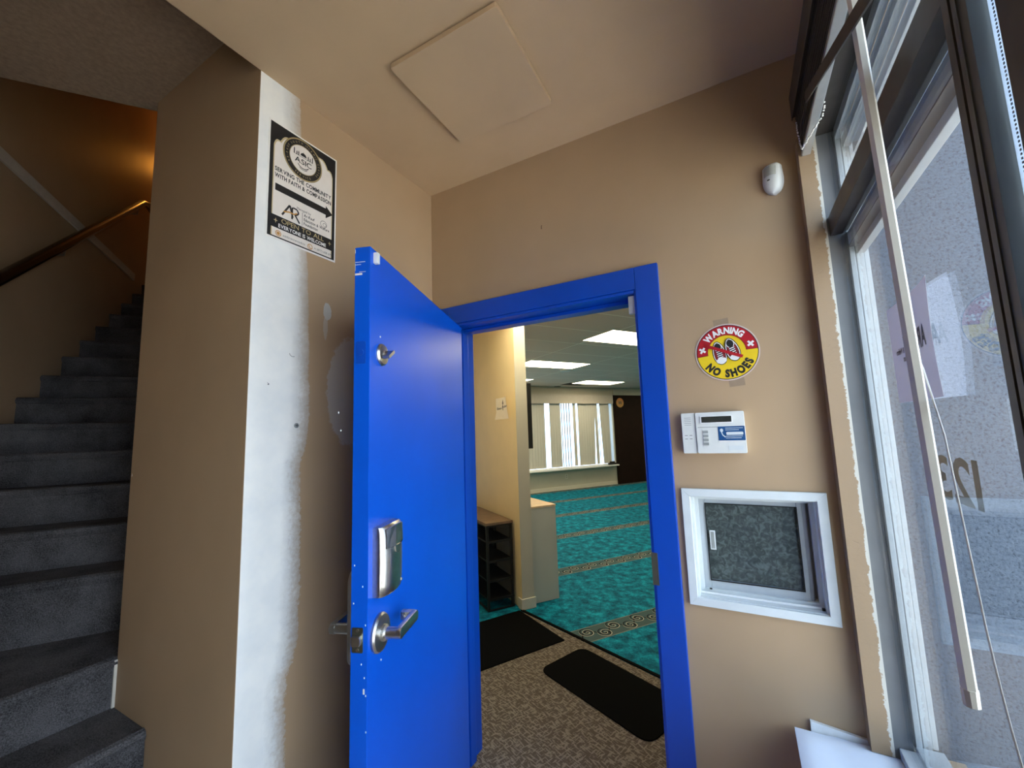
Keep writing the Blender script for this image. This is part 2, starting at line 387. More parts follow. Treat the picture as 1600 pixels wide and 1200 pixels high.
def lathe(bm, prof, n=32, m=None):
    """profile of (radius, height) about local z"""
    rings = []
    for r, h in prof:
        ring = [Vector((r * math.cos(2 * PI * k / n), r * math.sin(2 * PI * k / n), h)) for k in range(n)]
        rings.append([bm.verts.new(m @ p if m else p) for p in ring])
    for i in range(len(rings) - 1):
        for k in range(n): bm.faces.new((rings[i][k], rings[i][(k + 1) % n], rings[i + 1][(k + 1) % n], rings[i + 1][k]))
    bm.faces.new(rings[0][::-1]); bm.faces.new(rings[-1])
def BM(): return bmesh.new()
def boxes(*bs):
    bm = BM()
    for a, b in bs: box(bm, a, b)
    return bm
def tag(o, label, cat, group=None, kind=None):
    o['label'] = label; o['category'] = cat
    if group: o['group'] = group
    if kind: o['kind'] = kind
    return o
def thing(name, label, cat, loc=(0, 0, 0), rotz=0, group=None, kind=None, mat=None):
    o = bpy.data.objects.new(name, None); COL.objects.link(o); o.empty_display_size = .05
    if mat is not None: o.matrix_world = mat
    else: o.location = loc; o.rotation_euler = (0, 0, rotz)
    return tag(o, label, cat, group, kind)
def struct(name, bm, mat, label, cat, **kw):
    return tag(build(name, bm, mat, **kw), label, cat, kind='structure')
def frame(origin, ax, ay, az):
    return Matrix(((ax[0], ay[0], az[0], origin[0]), (ax[1], ay[1], az[1], origin[1]), (ax[2], ay[2], az[2], origin[2]), (0, 0, 0, 1)))
ON_BACK = lambda x, z, y=0: frame((x, y, z), (1, 0, 0), (0, 0, 1), (0, -1, 0))      # x right, y up, z out of the wall
ON_LEFT = lambda y, z, x=-1.328: frame((x, y, z), (0, 1, 0), (0, 0, 1), (1, 0, 0))

# glyphs as meshes
_gl = {}
def glyph(ch, bold=0.0):
    k = (ch, bold)
    if k in _gl: return _gl[k]
    cu = bpy.data.curves.new('g', 'FONT'); cu.body = ch; cu.size = 1; cu.offset = bold; cu.resolution_u = 3
    o = bpy.data.objects.new('g', cu); COL.objects.link(o)
    dg = bpy.context.evaluated_depsgraph_get(); dg.update()
    me = bpy.data.meshes.new_from_object(o.evaluated_get(dg))
    vs = [(v.co.x, v.co.y) for v in me.vertices]; fs = [tuple(p.vertices) for p in me.polygons]
    bpy.data.meshes.remove(me); bpy.data.objects.remove(o); bpy.data.curves.remove(cu)
    w = (max(v[0] for v in vs) if vs else .28)
    _gl[k] = (vs, fs, w); return _gl[k]
def text_flat(bm, s, x, y, size, width=None, z=0, align='l', bold=0.0, gap=.07, mirror=False, sx=1.0, slope=0):
    """straight line of lettering in the local x-y plane"""
    adv = []; X = 0
    for ch in s:
        if ch == ' ': adv.append((None, X)); X += .33; continue
        g = glyph(ch, bold); x0 = min(v[0] for v in g[0]); adv.append((g, X - x0)); X += g[2] - x0 + gap
    tot = X - gap; k = size * sx if width is None else width / tot
    off = {'l': 0, 'c': -tot * k / 2, 'r': -tot * k}[align]
    for g, gx in adv:
        if g is None: continue
        vs = []
        for (vx, vy) in g[0]:
            px = off + (gx + vx) * k; vs.append(bm.verts.new((x + (-px if mirror else px), y + vy * size + slope * px, z)))
        for f in g[1]:
            try: bm.faces.new([vs[i] for i in f])
            except ValueError: pass
def text_arc(bm, s, cx, cy, r, size, mid, span, inward=False, z=0, bold=0.0, sx=1.0):
    """lettering along an arc; mid and span in degrees; inward=True reads along the bottom"""
    chars = [(glyph(c, bold) if c != ' ' else None) for c in s]
    ws = [(g[2] - min(v[0] for v in g[0])) if g else .35 for g in chars]
    tot = sum(ws) + .10 * (len(s) - 1); pos = 0
    for g, w in zip(chars, ws):
        c = (pos + w / 2) / tot - .5; pos += w + .10
        if g is None: continue
        a = rad(mid + (c * span if inward else -c * span)); x0 = min(v[0] for v in g[0])
        vs = []
        for vx, vy in g[0]:
            lx = (vx - x0 - w / 2) * size * sx; ly = (vy - .35) * size
            if inward: d = r - ly; ex = (-math.sin(a), math.cos(a))
            else: d = r + ly; ex = (math.sin(a), -math.cos(a))
            vs.append(bm.verts.new((cx + d * math.cos(a) + ex[0] * lx, cy + d * math.sin(a) + ex[1] * lx, z)))
        for f in g[1]:
            try: bm.faces.new([vs[i] for i in f])
            except ValueError: pass
def poly(bm, pts, z=0):
    bm.faces.new([bm.verts.new((x, y, z)) for x, y in pts])
def ell(cx, cy, rx, ry, n=40, a0=0, a1=360, rot=0):
    o = []
    full = abs(a1 - a0) >= 360
    for i in range(n if full else n + 1):
        a = rad(a0 + (a1 - a0) * i / n); x, y = rx * math.cos(a), ry * math.sin(a)
        c, s = math.cos(rad(rot)), math.sin(rad(rot)); o.append((cx + x * c - y * s, cy + x * s + y * c))
    return o
def ringf(bm, cx, cy, r0, r1, a0=0, a1=360, n=48, z=0, sy=1.0):
    a = [bm.verts.new((cx + r0 * math.cos(rad(a0 + (a1 - a0) * i / n)), cy + sy * r0 * math.sin(rad(a0 + (a1 - a0) * i / n)), z)) for i in range(n + 1)]
    b = [bm.verts.new((cx + r1 * math.cos(rad(a0 + (a1 - a0) * i / n)), cy + sy * r1 * math.sin(rad(a0 + (a1 - a0) * i / n)), z)) for i in range(n + 1)]
    for i in range(n): bm.faces.new((a[i], b[i], b[i + 1], a[i + 1]))
def rrect(x0, y0, x1, y1, r, n=6):
    o = []
    for cx, cy, a in ((x1 - r, y1 - r, 0), (x0 + r, y1 - r, 90), (x0 + r, y0 + r, 180), (x1 - r, y0 + r, 270)):
        for i in range(n + 1): t = rad(a + 90 * i / n); o.append((cx + r * math.cos(t), cy + r * math.sin(t)))
    return o

# ------------------------------------------------------------------ lobby shell
H = 2.735; XL = -1.328; YC = -.886; HS = 2.972; T = .16
# back wall with the doorway and the little window cut out (one solid sheet of blocks)
DX0, DX1, DZ = -1.205, -.300, 2.012
WX0, WX1, WZ0, WZ1 = -.180, .192, .892, 1.243
struct('wall_back', boxes(((XL, 0, 0), (DX0, T, H)), ((DX0, 0, DZ), (DX1, T, H)), ((DX1, 0, 0), (WX0, T, H)),
                          ((WX0, 0, 0), (WX1, T, WZ0)), ((WX0, 0, WZ1), (WX1, T, H)), ((WX1, 0, 0), (.30, T, H))), 'tan',
       'tan painted wall facing the camera with the blue doorway', 'wall')
struct('wall_left', boxes(((XL - .79, YC + .001, 0), (XL, .16, HS + .25))), 'left',
       'tan wall left of the blue door with a ragged white primer strip', 'wall')
# the column face toward the camera is painted plain tan: a thin skim coat on the wall end
struct('wall_column', boxes(((XL - .792, YC, 0), (XL - .0006, YC + .006, HS + .2))), 'tan', 'tan end face of the wall between staircase and lobby', 'wall')
struct('ceiling', boxes(((XL, -3.3, H), (.6, .16, H + .24))), 'tan_ceiling', 'tan painted lobby ceiling around the square hatch', 'ceiling')
struct('floor', boxes(((XL - .8, -3.3, -.1), (.6, .0, 0))), 'lobby_floor', 'lobby floor below the camera', 'floor')
struct('wall_rear', boxes(((-3.1, -3.4, 0), (.6, -3.3, HS + .2))), 'wall_pale', 'tan wall behind the camera', 'wall')
# dado under the storefront and pier above
struct('wall_right', boxes(((.30, -.86, 0), (.44, .0, .575)), ((.30, -.86, 2.47), (.44, .16, H))), 'tan', 'low wall under the tall storefront window', 'wall')
tag(build('trim_5', boxes(((.2395, -.050, .575), (.2890, -.0, 2.40))), 'post'), 'tan painted corner post with chipped edge beside the storefront window', 'trim', kind='structure')

# staircase: lower flight climbs to the left, upper flight turns thirty degrees
hh = Vector((-.82057, .57155)); nn = Vector((-.57155, -.82057))     # heading and left normal of the upper flight
def sp(s, w): v = hh * s + nn * w; return (v.x, v.y)
W1, W0 = 2.945, 1.945
RIS = .1727
bm = BM()
def step(polyg, z, zb):
    """carpeted step: tread with a rounded nosing"""
    prism(bm, polyg, zb, z)
def wy(x, w=W1): return (w - nn.x * x) / nn.y
xs = [-1.325, -1.590, -1.855, -2.120]
for k in range(3):
    x0 = xs[k]; x1 = xs[k + 1] - .03
    prism(bm, [(x0, YC - .001), (x1, YC - .001), (x1, wy(x1)), (x0, wy(x0))], 0 if k == 0 else RIS * k - .02, RIS * (k + 1))
    tube(bm, [(x0 - .012, YC - .001, RIS * (k + 1) - .016), (x0 - .012, wy(x0), RIS * (k + 1) - .016)], .020, 8)
# winder tread between x=-2.12 and the first turned riser
S5 = 1.54; G = .2363
Z = lambda k: .067 + RIS * k
def line_at(s):    # riser line of heading s clipped between the two stair walls
    return sp(s, W0), sp(s, W1)
a, b_ = line_at(S5)
prism(bm, [(-2.120, YC - .001), (-2.14, wy(-2.14)), (b_[0], b_[1]), (a[0], a[1])], .45, .69)
tube(bm, [(-2.130, YC - .001, .674), (-2.130, wy(-2.13), .674)], .020, 8)
for k in range(5, 19):
    s0 = S5 + G * (k - 5); s1 = s0 + G + .04 if k < 18 else s0 + 1.3
    p0, p1 = sp(s0, W0), sp(s0, W1); q0, q1 = sp(s1, W0), sp(s1, W1)
    prism(bm, [p0, q0, q1, p1], (Z(k - 1) if k > 5 else .69) - .03, Z(k))
    n0, n1 = sp(s0 + .008, W0), sp(s0 + .008, W1)
    tube(bm, [(n0[0], n0[1], Z(k) - .018), (n1[0], n1[1], Z(k) - .018)], .022, 8)
struct('floor_stairs', bm, 'stair_carpet', 'charcoal carpeted staircase climbing behind the column', 'staircase', smooth=False)
def wallstrip(p, q, z0, z1, t=.1, side=1):
    p = Vector(p); q = Vector(q); d = (q - p).normalized(); n = Vector((-d.y, d.x)) * t * side
    bm = BM(); prism(bm, [tuple(p), tuple(q), tuple(q + n), tuple(p + n)], z0, z1); return bm
struct('wall_stair_left', wallstrip(sp(.2, W1 + .001), sp(6.6, W1 + .001), 0, 5.8, .1, 1), 'tan', 'tan stairwell wall carrying the dark handrail', 'wall')
struct('wall_stair_right', wallstrip(sp(1.30, W0 - .001), sp(6.6, W0 - .001), 0, 5.8, .08, -1), 'tan', 'stairwell wall hidden behind the column', 'wall')
struct('wall_stair_end', wallstrip(sp(6.4, W0 - .05), sp(6.4, W1 + .05), 2.6, 5.8, .1, -1), 'tan', 'far wall at the top of the stairs', 'wall')
# soffit over the lower flight, ending in a line across the stairwell
e0, e1 = (-2.13, -.80), (-2.66, -1.475)
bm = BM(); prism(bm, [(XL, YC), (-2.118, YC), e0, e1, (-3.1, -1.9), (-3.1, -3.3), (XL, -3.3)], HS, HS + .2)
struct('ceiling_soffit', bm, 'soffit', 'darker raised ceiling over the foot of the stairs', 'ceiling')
bm = BM(); prism(bm, [sp(1.0, W0 - .1), sp(6.6, W0 - .1), sp(6.6, W1 + .1), sp(1.0, W1 + .1)], 5.6, 5.7)
struct('ceiling_stairwell', bm, 'tan_ceiling', 'ceiling high over the stairwell', 'ceiling')
struct('wall_side', boxes(((-3.2, -3.4, 0), (-3.1, -1.5, HS))), 'wall_pale', 'wall beside the foot of the stairs', 'wall')
hb = Vector(e1) - Vector(e0); hb.normalize()
hn = Vector((-hb.y, hb.x)) * (.105)
struct('wall_stair_header', wallstrip(Vector(e0) - hb * .5 + hn, Vector(e1) + hb * .6 + hn, HS + .001, 5.8, .1, -1), 'tan', 'header wall over the start of the upper flight', 'wall')
# pale band trim at upper floor level, along the left stair wall
p0, p1 = Vector(sp(.6, W1 - .012)), Vector(sp(4.36, W1 - .012))
struct('trim_6', wallstrip(p0, p1, 3.135, 3.205, .012, 1), 'skirt', 'pale flat band across the stairwell wall at upper floor level', 'trim')
struct('baseboard_stair', boxes(((-2.124, YC - .010, .52), (-2.112, YC - .001, .685))), 'skirt', 'pale cut end of skirting at the column foot on the stairs', 'baseboard')
# handrail
def W3(s, w, z): v = sp(s, w); return (v[0], v[1], z)
hr = thing('handrail', 'dark polished wooden handrail climbing the stairwell wall', 'handrail', W3(2.3, W1 - .08, 2.36))
def loc(pts, o): return [tuple(Vector(p) - o.location) for p in pts]
bm = BM(); z0 = 2.421; sl = .772
tube(bm, loc([W3(.8, W1 - .08, 2.421 - 1.49 * sl), W3(2.291, W1 - .08, 2.421), W3(4.20, W1 - .08, 3.90), W3(4.34, W1 - .08, 3.955), W3(5.9, W1 - .08, 3.955)], hr), .033, 14)
M['rail'] = simple('dark_polished_wood', (.006, .004, .003), .22, var=.2, vscale=10, coat=.2)
build('rail', bm, 'rail', hr, smooth=True)
for s, z in ((1.6, 1.86), (2.9, 2.87), (4.1, 3.79)):
    bm = BM(); tube(bm, loc([W3(s, W1 - .08, z), W3(s, W1 - .075, z - .06), W3(s, W1 - .004, z - .07)], hr), .008, 8)
    build('bracket', bm, 'steel_dark', hr)
# warm lamp high in the stairwell
lp = thing('wall_lamp', 'warm lamp lighting the top of the stairwell', 'lamp', W3(5.15, W1 - .16, 4.85))
bm = BM(); lathe(bm, [(.02, -.09), (.06, -.08), (.075, 0), (.06, .08), (.02, .09)], 20); build('lamp_glass', bm, 'lamp_warm', lp, smooth=True)
bm = BM(); dn = nn * .158; tube(bm, [(0, 0, -.06), (dn.x * .55, dn.y * .55, -.06), (dn.x, dn.y, -.06)], .012, 8); build('lamp_arm', bm, 'brass', lp)

# added warm fill lamp, unseen behind the camera, to brighten left wall and ceiling
dl = thing('fill_lamp', 'added warm fill lamp, unseen on the lobby ceiling behind the camera', 'lamp', (-.15, -2.45, H - .001))
bm = BM(); lathe(bm, [(.17, 0), (.17, -.02), (.16, -.025)], 32); build('fill_base', bm, 'white', dl)
bm = BM(); lathe(bm, [(.15, -.025), (.145, -.06), (.11, -.10), (.05, -.125), (.01, -.13)], 32)
build('fill_dome', bm, simple('fill_glow', (.8, .8, .75), .5, var=0, emit=(1, .72, .40), estr=12), dl, smooth=True)
# ------------------------------------------------------------------ ceiling hatch
ht = thing('ceiling_hatch', 'square tan access hatch set in the lobby ceiling', 'hatch', (-.726, -.474, H), rotz=rad(.8))
bm = BM(); prism(bm, rrect(-.208, -.208, .208, .208, .008), -.026, -.008); build('hatch_panel', bm, 'tan_ceiling', ht, bevel=.0015)
bm = BM(); prism(bm, rrect(-.190, -.190, .190, .190, .004), -.008, -.0); build('hatch_frame', bm, 'tan_ceiling', ht)

# ------------------------------------------------------------------ door frame and door
def frame_jamb():
    bm = BM()
    fy = -.022
    # casings
    box(bm, (-.311, fy, 0), (-.224, 0, 2.100)); box(bm, (-1.296, fy, 0), (-1.209, 0, 2.100)); box(bm, (-1.209, fy, 2.012), (-.311, 0, 2.100))
    # jamb linings and stops
    box(bm, (-.318, -.018, 0), (-.3005, T + .01, 2.0115)); box(bm, (-1.2045, 0.0, 0), (-1.196, T + .01, 2.0115)); box(bm, (-1.196, -.018, 1.999), (-.318, T + .01, 2.0115))
    box(bm, (-.334, .055, 0), (-.318, .10, 1.999)); box(bm, (-1.196, .055, 0), (-1.180, .10, 1.999)); box(bm, (-1.180, .055, 1.983), (-.334, .10, 1.999))
    return bm
df = thing('trim_1', 'blue painted door frame around the open doorway', 'door frame', (0, 0, 0), kind='structure')
build('casing', frame_jamb(), 'blue_frame', df, bevel=.003)
bm = BM(); box(bm, (-.3195, -.012, .925), (-.3175, .030, 1.035)); box(bm, (-.3195, -.0245, .925), (-.298, -.0215, 1.035)); build('strike_plate', bm, 'brass', df)
bm = BM(); box(bm, (-.3196, -.005, .955), (-.3194, .018, 1.0)); build('strike_hole', bm, 'black', df)
bm = BM(); box(bm, (-.345, .004, 1.925), (-.3185, .022, 1.996)); build('door_contact', bm, 'white', df)

PH = rad(-69.7)
dr = thing('door_1', 'bright blue door standing open toward the camera', 'door', (-1.200, -.001, 0), PH, kind='structure')
LW, LT, LZ = .916, .045, 1.996
bm = BM(); box(bm, (.004, 0, .012), (LW, LT, LZ)); build('door_leaf', bm, 'blue', dr, bevel=.0015)
def onleaf(x, z, y=LT): return frame((x, y, z), (-1, 0, 0), (0, 0, 1), (0, 1, 0))   # local x toward hinge, y up, z out of the inner face
def addm(name, bm, mat, parent, m, **kw):
    bmesh.ops.transform(bm, matrix=m, verts=bm.verts); return build(name, bm, mat, parent, **kw)
# thumb turn
bm = BM(); lathe(bm, [(.031, 0), (.031, .004), (.027, .009), (.012, .011), (.010, .016)], 36)
dt = addm('deadbolt_plate', bm, 'steel', dr, onleaf(.850, 1.707), smooth=True)
bm = BM(); prism(bm, rrect(-.0045, -.021, .0045, .021, .003), .012, .032); 
bmesh.ops.transform(bm, matrix=Matrix.Rotation(rad(-58), 4, 'Z'), verts=bm.verts)
addm('thumb_turn', bm, 'steel_dark', dt, onleaf(.850, 1.707), smooth=True)
# lock housing: tall curved cover
bm = BM()
rows = []
for (t, w, dpt) in ((0, .058, .000), (.0, .060, .018), (.3, .060, .030), (.7, .060, .034), (1, .060, .018), (1, .058, .0)): pass
prof = [(-.060, 0), (-.060, .020), (-.052, .030), (-.030, .037), (0, .040), (.030, .037), (.052, .030), (.060, .020), (.060, 0)]
cols = []
for zz, sc in ((-.086, .78), (-.080, .95), (-.06, 1), (0, 1.04), (.06, 1.0), (.078, .92), (.084, .75)):
    cols.append([bm.verts.new((x, zz + (.004 * (1 - (x / .06) ** 2) if zz > .07 else (-.004 * (1 - (x / .06) ** 2) if zz < -.07 else 0)), d * sc)) for x, d in prof])
for i in range(len(cols) - 1):
    for k in range(len(prof) - 1): bm.faces.new((cols[i][k], cols[i][k + 1], cols[i + 1][k + 1], cols[i + 1][k]))
bm.faces.new(cols[0]); bm.faces.new(cols[-1][::-1])
hs = addm('lock_housing', bm, 'steel', dr, onleaf(.834, 1.163), smooth=True)
bm = BM(); pts = [(-.050, .083), (.050, .083), (.050, .030), (.016, .030), (.012, .014), (0, .008), (-.012, .014), (-.016, .030), (-.050, .030)]
cv = []
def surf(x, y, o): return .040 * math.cos(min(1, abs(x) / .075) * 1.05) * (1.02 if abs(y) < .06 else .97) + o
va = [bm.verts.new((x, y, surf(x, y, .003))) for x, y in [(-.050, .078), (-.03, .081), (-.01, .083), (.01, .083), (.03, .081), (.050, .078), (.050, .030), (.030, .030), (.016, .030), (.012, .014), (0, .008), (-.012, .014), (-.016, .030), (-.03, .030), (-.050, .030)]]
bm.faces.new(va)
r = bmesh.ops.extrude_face_region(bm, geom=bm.faces[:]); bmesh.ops.translate(bm, vec=(0, 0, -.006), verts=[v for v in r['geom'] if isinstance(v, bmesh.types.BMVert)])
addm('housing_cap', bm, 'steel_dark', hs, onleaf(.834, 1.163))
bm = BM(); lathe(bm, [(.004, 0), (.004, .004), (.001, .005)], 12); addm('screw', bm, 'steel', hs, onleaf(.800, 1.092, LT + .034))
# lever set
bm = BM(); lathe(bm, [(.047, 0), (.047, .006), (.043, .011), (.030, .013)], 40); rs = addm('lever_rose', bm, 'steel_dark', dr, onleaf(.858, .980), smooth=True)
bm = BM(); lathe(bm, [(.020, .010), (.020, .020), (.0145, .024), (.0135, .060), (.0135, .062)], 28); addm('lever_neck', bm, 'steel', rs, onleaf(.858, .980), smooth=True)
bm = BM()
prism(bm, rrect(-.016, -.0135, .105, .0135, .010), .052, .066)
prism(bm, [(.085, -.011), (.108, -.011), (.108, .011), (.085, .011)], .020, .056)
addm('lever_handle', bm, 'steel', rs, onleaf(.858, .984), smooth=True, bevel=.002)
# outside trim seen past the door edge
bm = BM(); prism(bm, rrect(-.045, -.115, .045, .115, .03, 8), 0, .012)
op = frame((.868, 0, 1.03), (1, 0, 0), (0, 0, 1), (0, -1, 0))
ot = addm('outside_plate', bm, 'steel_dark', dr, op, bevel=.003)
bm = BM(); lathe(bm, [(.014, .011), (.013, .060), (.013, .084), (.011, .086)], 24); addm('outside_lever', bm, 'steel_dark', ot, frame((.862, 0, .988), (1, 0, 0), (0, 0, 1), (0, -1, 0)), smooth=True)
bm = BM(); prism(bm, rrect(-.11, -.013, .013, .013, .009), .070, .084); addm('outside_grip', bm, 'steel_dark', ot, frame((.862, 0, .988), (1, 0, 0), (0, 0, 1), (0, -1, 0)), smooth=True)
# latch plate on the free edge
oe = frame((LW, LT / 2 - .004, .987), (0, 1, 0), (0, 0, 1), (1, 0, 0))
bm = BM(); prism(bm, rrect(-.0145, -.029, .0145, .029, .003), 0, .0012); lt = addm('latch_plate', bm, 'brass', dr, oe)
bm = BM(); prism(bm, [(-.011, -.011), (.009, -.011), (.011, -.004), (.011, .004), (.009, .011), (-.011, .011)], .001, .011); addm('latch_bolt', bm, 'steel', lt, oe, bevel=.001)
for s in (-1, 1):
    bm = BM(); lathe(bm, [(.0038, .001), (.0038, .0022)], 12, Matrix.Translation((0, s * .0225, 0))); addm('screw', bm, 'steel', lt, oe)
oe2 = frame((LW, LT / 2 - .002, 1.703), (0, 1, 0), (0, 0, 1), (1, 0, 0))
bm = BM(); prism(bm, rrect(-.0135, -.03, .0135, .03, .003), 0, .0012); db = addm('deadbolt_strike', bm, 'blue_frame', dr, oe2)
bm = BM(); lathe(bm, [(.0085, .001), (.0085, .004)], 20); addm('bolt_end', bm, 'blue_frame', db, oe2, smooth=True)
bm = BM(); prism(bm, rrect(-.007, -.0155, .007, .0155, .002), 0, .013); addm('contact_magnet', bm, 'white', dr, onleaf(.893, 1.970), bevel=.001)
bm = BM(); prism(bm, ell(0, 0, .003, .003, 12), 0, .001)
for dx, dz in ((.010, -1.20), (.012, -.85), (-.20, -.22), (-.19, -.26)): prism(bm, ell(dx, dz, .0022, .0026, 8), 0, .0006)
addm('paint_chips', bm, 'white', dr, onleaf(.857, 1.757))
bm = BM()
for i, (yy, zz, l, h) in enumerate(((.000, 1.953, .030, .0016), (.002, 1.946, .016, .0012), (.0, 1.917, .022, .005), (.012, 1.925, .02, .001), (-.002, 1.980, .004, .010), (-.001, 1.93, .003, .02))):
    box(bm, (LW, max(.001, yy + .001), zz), (LW + .0006, yy + l, zz + h))
for yy, zz in ((.006, 1.07), (.008, 1.16), (.028, .93), (.03, 1.11), (.038, 1.02), (.038, .60), (.040, .86), (.036, .90), (.012, .56), (.041, .78)):
    box(bm, (LW, yy, zz), (LW + .0006, yy + .0022, zz + .004))
box(bm, (LW, .034, .865), (LW + .0006, .038, .877))
build('edge_scuffs', bm, 'white', dr)
for z in (.25, 1.0, 1.78):
    bm = BM(); tube(bm, [(-.004, -.006, z - .055), (-.004, -.006, z + .055)], .0065, 12); build('hinge', bm, 'blue_frame', dr, smooth=True)

# ------------------------------------------------------------------ poster on the left wall
PW, PHH = .270, .427
ps = thing('wall_poster', 'white and black welcome poster with round seal and arrow taped on the primer strip', 'poster', mat=ON_LEFT(-.852, 2.158))
bm = BM(); box(bm, (0, 0, .0005), (PW, PHH, .0018)); build('poster_sheet', bm, 'paper_border', ps)
def Q(u, v): return (u * PW, (1 - v) * PHH)
bm = BM(); poly(bm, [Q(.02, .013), Q(.98, .013), Q(.98, .985), Q(.02, .985)], .0021); build('black_background', bm, 'ink', ps)
def arch(gr):
    pts = [(.065 + gr, .975)]; 
    left = []
    # scalloped arch, left half
    segs = [((.065, .205), (.15, .150), .030), ((.15, .150), (.30, .082), .036), ((.30, .082), (.50, .040), .020)]
    for (u0, v0), (u1, v1), bul in segs:
        for i in range(9):
            t = i / 8; u = u0 + (u1 - u0) * t; v = v0 + (v1 - v0) * t
            k = math.sin(PI * t) * bul; left.append((u - k * .35, v - k * .75))
    left = [(u + gr * (1 if u < .3 else .3), v + gr * 1.0) for u, v in left]
    return [Q(.065 + gr, .975)] + [Q(*p) for p in left] + [Q(1 - u, v) for u, v in left[::-1][1:]] + [Q(.935 - gr, .975)]
bm = BM(); poly(bm, arch(0), .0024); build('gold_edge', bm, 'gold_light', ps)
bm = BM(); poly(bm, arch(.012), .0027); build('arch_panel', bm, 'paper', ps)
sc = Q(.47, .20); SR = .0775
bm = BM(); poly(bm, ell(*sc, SR, SR, 60), .0030); sl_ = build('seal', bm, 'gold', ps)
bm = BM(); ringf(bm, *sc, SR * .70, SR * .93, z=.0033, n=60); build('seal_band', bm, 'ink', sl_)
bm = BM(); poly(bm, ell(*sc, SR * .67, SR * .67, 60), .0033); build('seal_centre', bm, 'paper', sl_)
bm = BM()
text_arc(bm, 'AR-RAUF SOUTH ISLAMIC CENTRE', sc[0], sc[1], SR * .815, .0105, 90, 250, z=.0036, sx=.8)
text_arc(bm, 'SERVICE', sc[0], sc[1], SR * .815, .0105, 270, 60, inward=True, z=.0036)
ringf(bm, *sc, SR * .95, SR * .965, z=.0036, n=60)
build('seal_lettering', bm, 'gold_light', sl_)
bm = BM(); text_flat(bm, 'ASIC', sc[0], sc[1] - .018, .028, width=.066, align='c', z=.0036, bold=.012)
# mosque outline: dome and minarets
poly(bm, ell(sc[0], sc[1] + .014, .012, .013, 16, 0, 180), .0036)
poly(bm, [(sc[0] - .001, sc[1] + .026), (sc[0] + .001, sc[1] + .026), (sc[0], sc[1] + .034)], .0036)
for dx, h in ((-.036, .018), (-.026, .009), (-.019, .012), (.019, .012), (.027, .009), (.036, .018)):
    poly(bm, [(sc[0] + dx - .0018, sc[1] + .010), (sc[0] + dx + .0018, sc[1] + .010), (sc[0] + dx + .0018, sc[1] + .010 + h), (sc[0] + dx, sc[1] + .015 + h), (sc[0] + dx - .0018, sc[1] + .010 + h)], .0036)
poly(bm, [(sc[0] - .038, sc[1] + .0085), (sc[0] + .038, sc[1] + .0085), (sc[0] + .038, sc[1] + .0100), (sc[0] - .038, sc[1] + .0100)], .0036)
ringf(bm, sc[0], sc[1] - .008, .024, .027, 215, 325, 20, z=.0036); ringf(bm, sc[0], sc[1] - .012, .026, .028, 235, 305, 16, z=.0036)
build('seal_mark', bm, 'ink', sl_)
bm = BM()
text_flat(bm, 'SERVING THE COMMUNITY', *Q(.5, .422), .0215, width=.222, align='c', z=.0030, bold=.03)
text_flat(bm, 'WITH FAITH & COMPASSION', *Q(.5, .476), .0215, width=.222, align='c', z=.0030, bold=.03)
ar = [Q(.10, .530), Q(.83, .530), Q(.83, .505), Q(.94, .563), Q(.83, .622), Q(.83, .590), Q(.10, .590)]
poly(bm, ar, .0030)
text_flat(bm, 'Managed by', *Q(.50, .665), .0125, width=.055, align='c', z=.0030)
text_flat(bm, 'Ar-Rauf', *Q(.50, .703), .0150, z=.0030, bold=.02, sx=.8)
text_flat(bm, 'Education & Welfare', *Q(.50, .741), .0150, width=.105, z=.0030, bold=.02)
text_flat(bm, 'Foundation', *Q(.50, .778), .0150, z=.0030, bold=.02, sx=.8)
poly(bm, [Q(.475, .675), Q(.480, .675), Q(.480, .79), Q(.475, .79)], .0030)
# AR monogram
def stroke(bm, pts, w, z):
    for i in range(len(pts) - 1):
        a, b = Vector(pts[i]), Vector(pts[i + 1]); d = (b - a).normalized(); n = Vector((-d.y, d.x)) * w / 2
        poly(bm, [tuple(a - n), tuple(b - n), tuple(b + n), tuple(a + n)], z)
stroke(bm, [Q(.20, .775), Q(.30, .665), Q(.345, .760)], .0065, .0030)
stroke(bm, [Q(.335, .775), Q(.335, .672)], .0060, .0031)
stroke(bm, [Q(.345, .672), Q(.40, .675), Q(.425, .700), Q(.40, .722), Q(.37, .725), Q(.44, .785)], .0058, .0032)
ringf(bm, *Q(.80, .690), .0125, .0140, z=.0030, n=24); ringf(bm, *Q(.815, .693), .006, .0073, z=.0030, n=16)
poly(bm, [Q(.022, .800), Q(.978, .800), Q(.978, .905), Q(.022, .905)], .0030)
build('poster_lettering', bm, 'ink', ps)
bm = BM(); stroke(bm, [Q(.22, .742), Q(.30, .725), Q(.36, .727), Q(.40, .708)], .005, .0034); build('orange_swoosh', bm, 'orange', ps)
bm = BM(); ringf(bm, *Q(.16, .945), .0078, .0105, z=.0030, n=24); poly(bm, ell(*Q(.16, .945), .006, .006, 20), .0030); build('web_icon', bm, 'orange', ps)
bm = BM(); ringf(bm, *Q(.60, .948), .0078, .0105, z=.0030, n=24); stroke(bm, [Q(.585, .935), Q(.592, .955), Q(.615, .962)], .003, .0030); build('phone_icon', bm, 'orange', ps)
bm = BM(); text_flat(bm, 'OPEN TO ALL', *Q(.5, .848), .0235, width=.165, align='c', z=.0034)
for cx in (.12, .90):
    x, y = Q(cx, .845)
    poly(bm, [(x - .008, y), (x - .0018, y - .0018), (x, y - .010), (x + .0018, y - .0018), (x + .008, y), (x + .0018, y + .0018), (x, y + .010), (x - .0018, y + .0018)], .0034)
build('gold_lettering', bm, 'gold_light', ps)
bm = BM(); text_flat(bm, 'EVERYONE IS WELCOME', *Q(.5, .893), .0185, width=.185, align='c', z=.0034, bold=.02); build('white_lettering', bm, 'vinyl_white', ps)
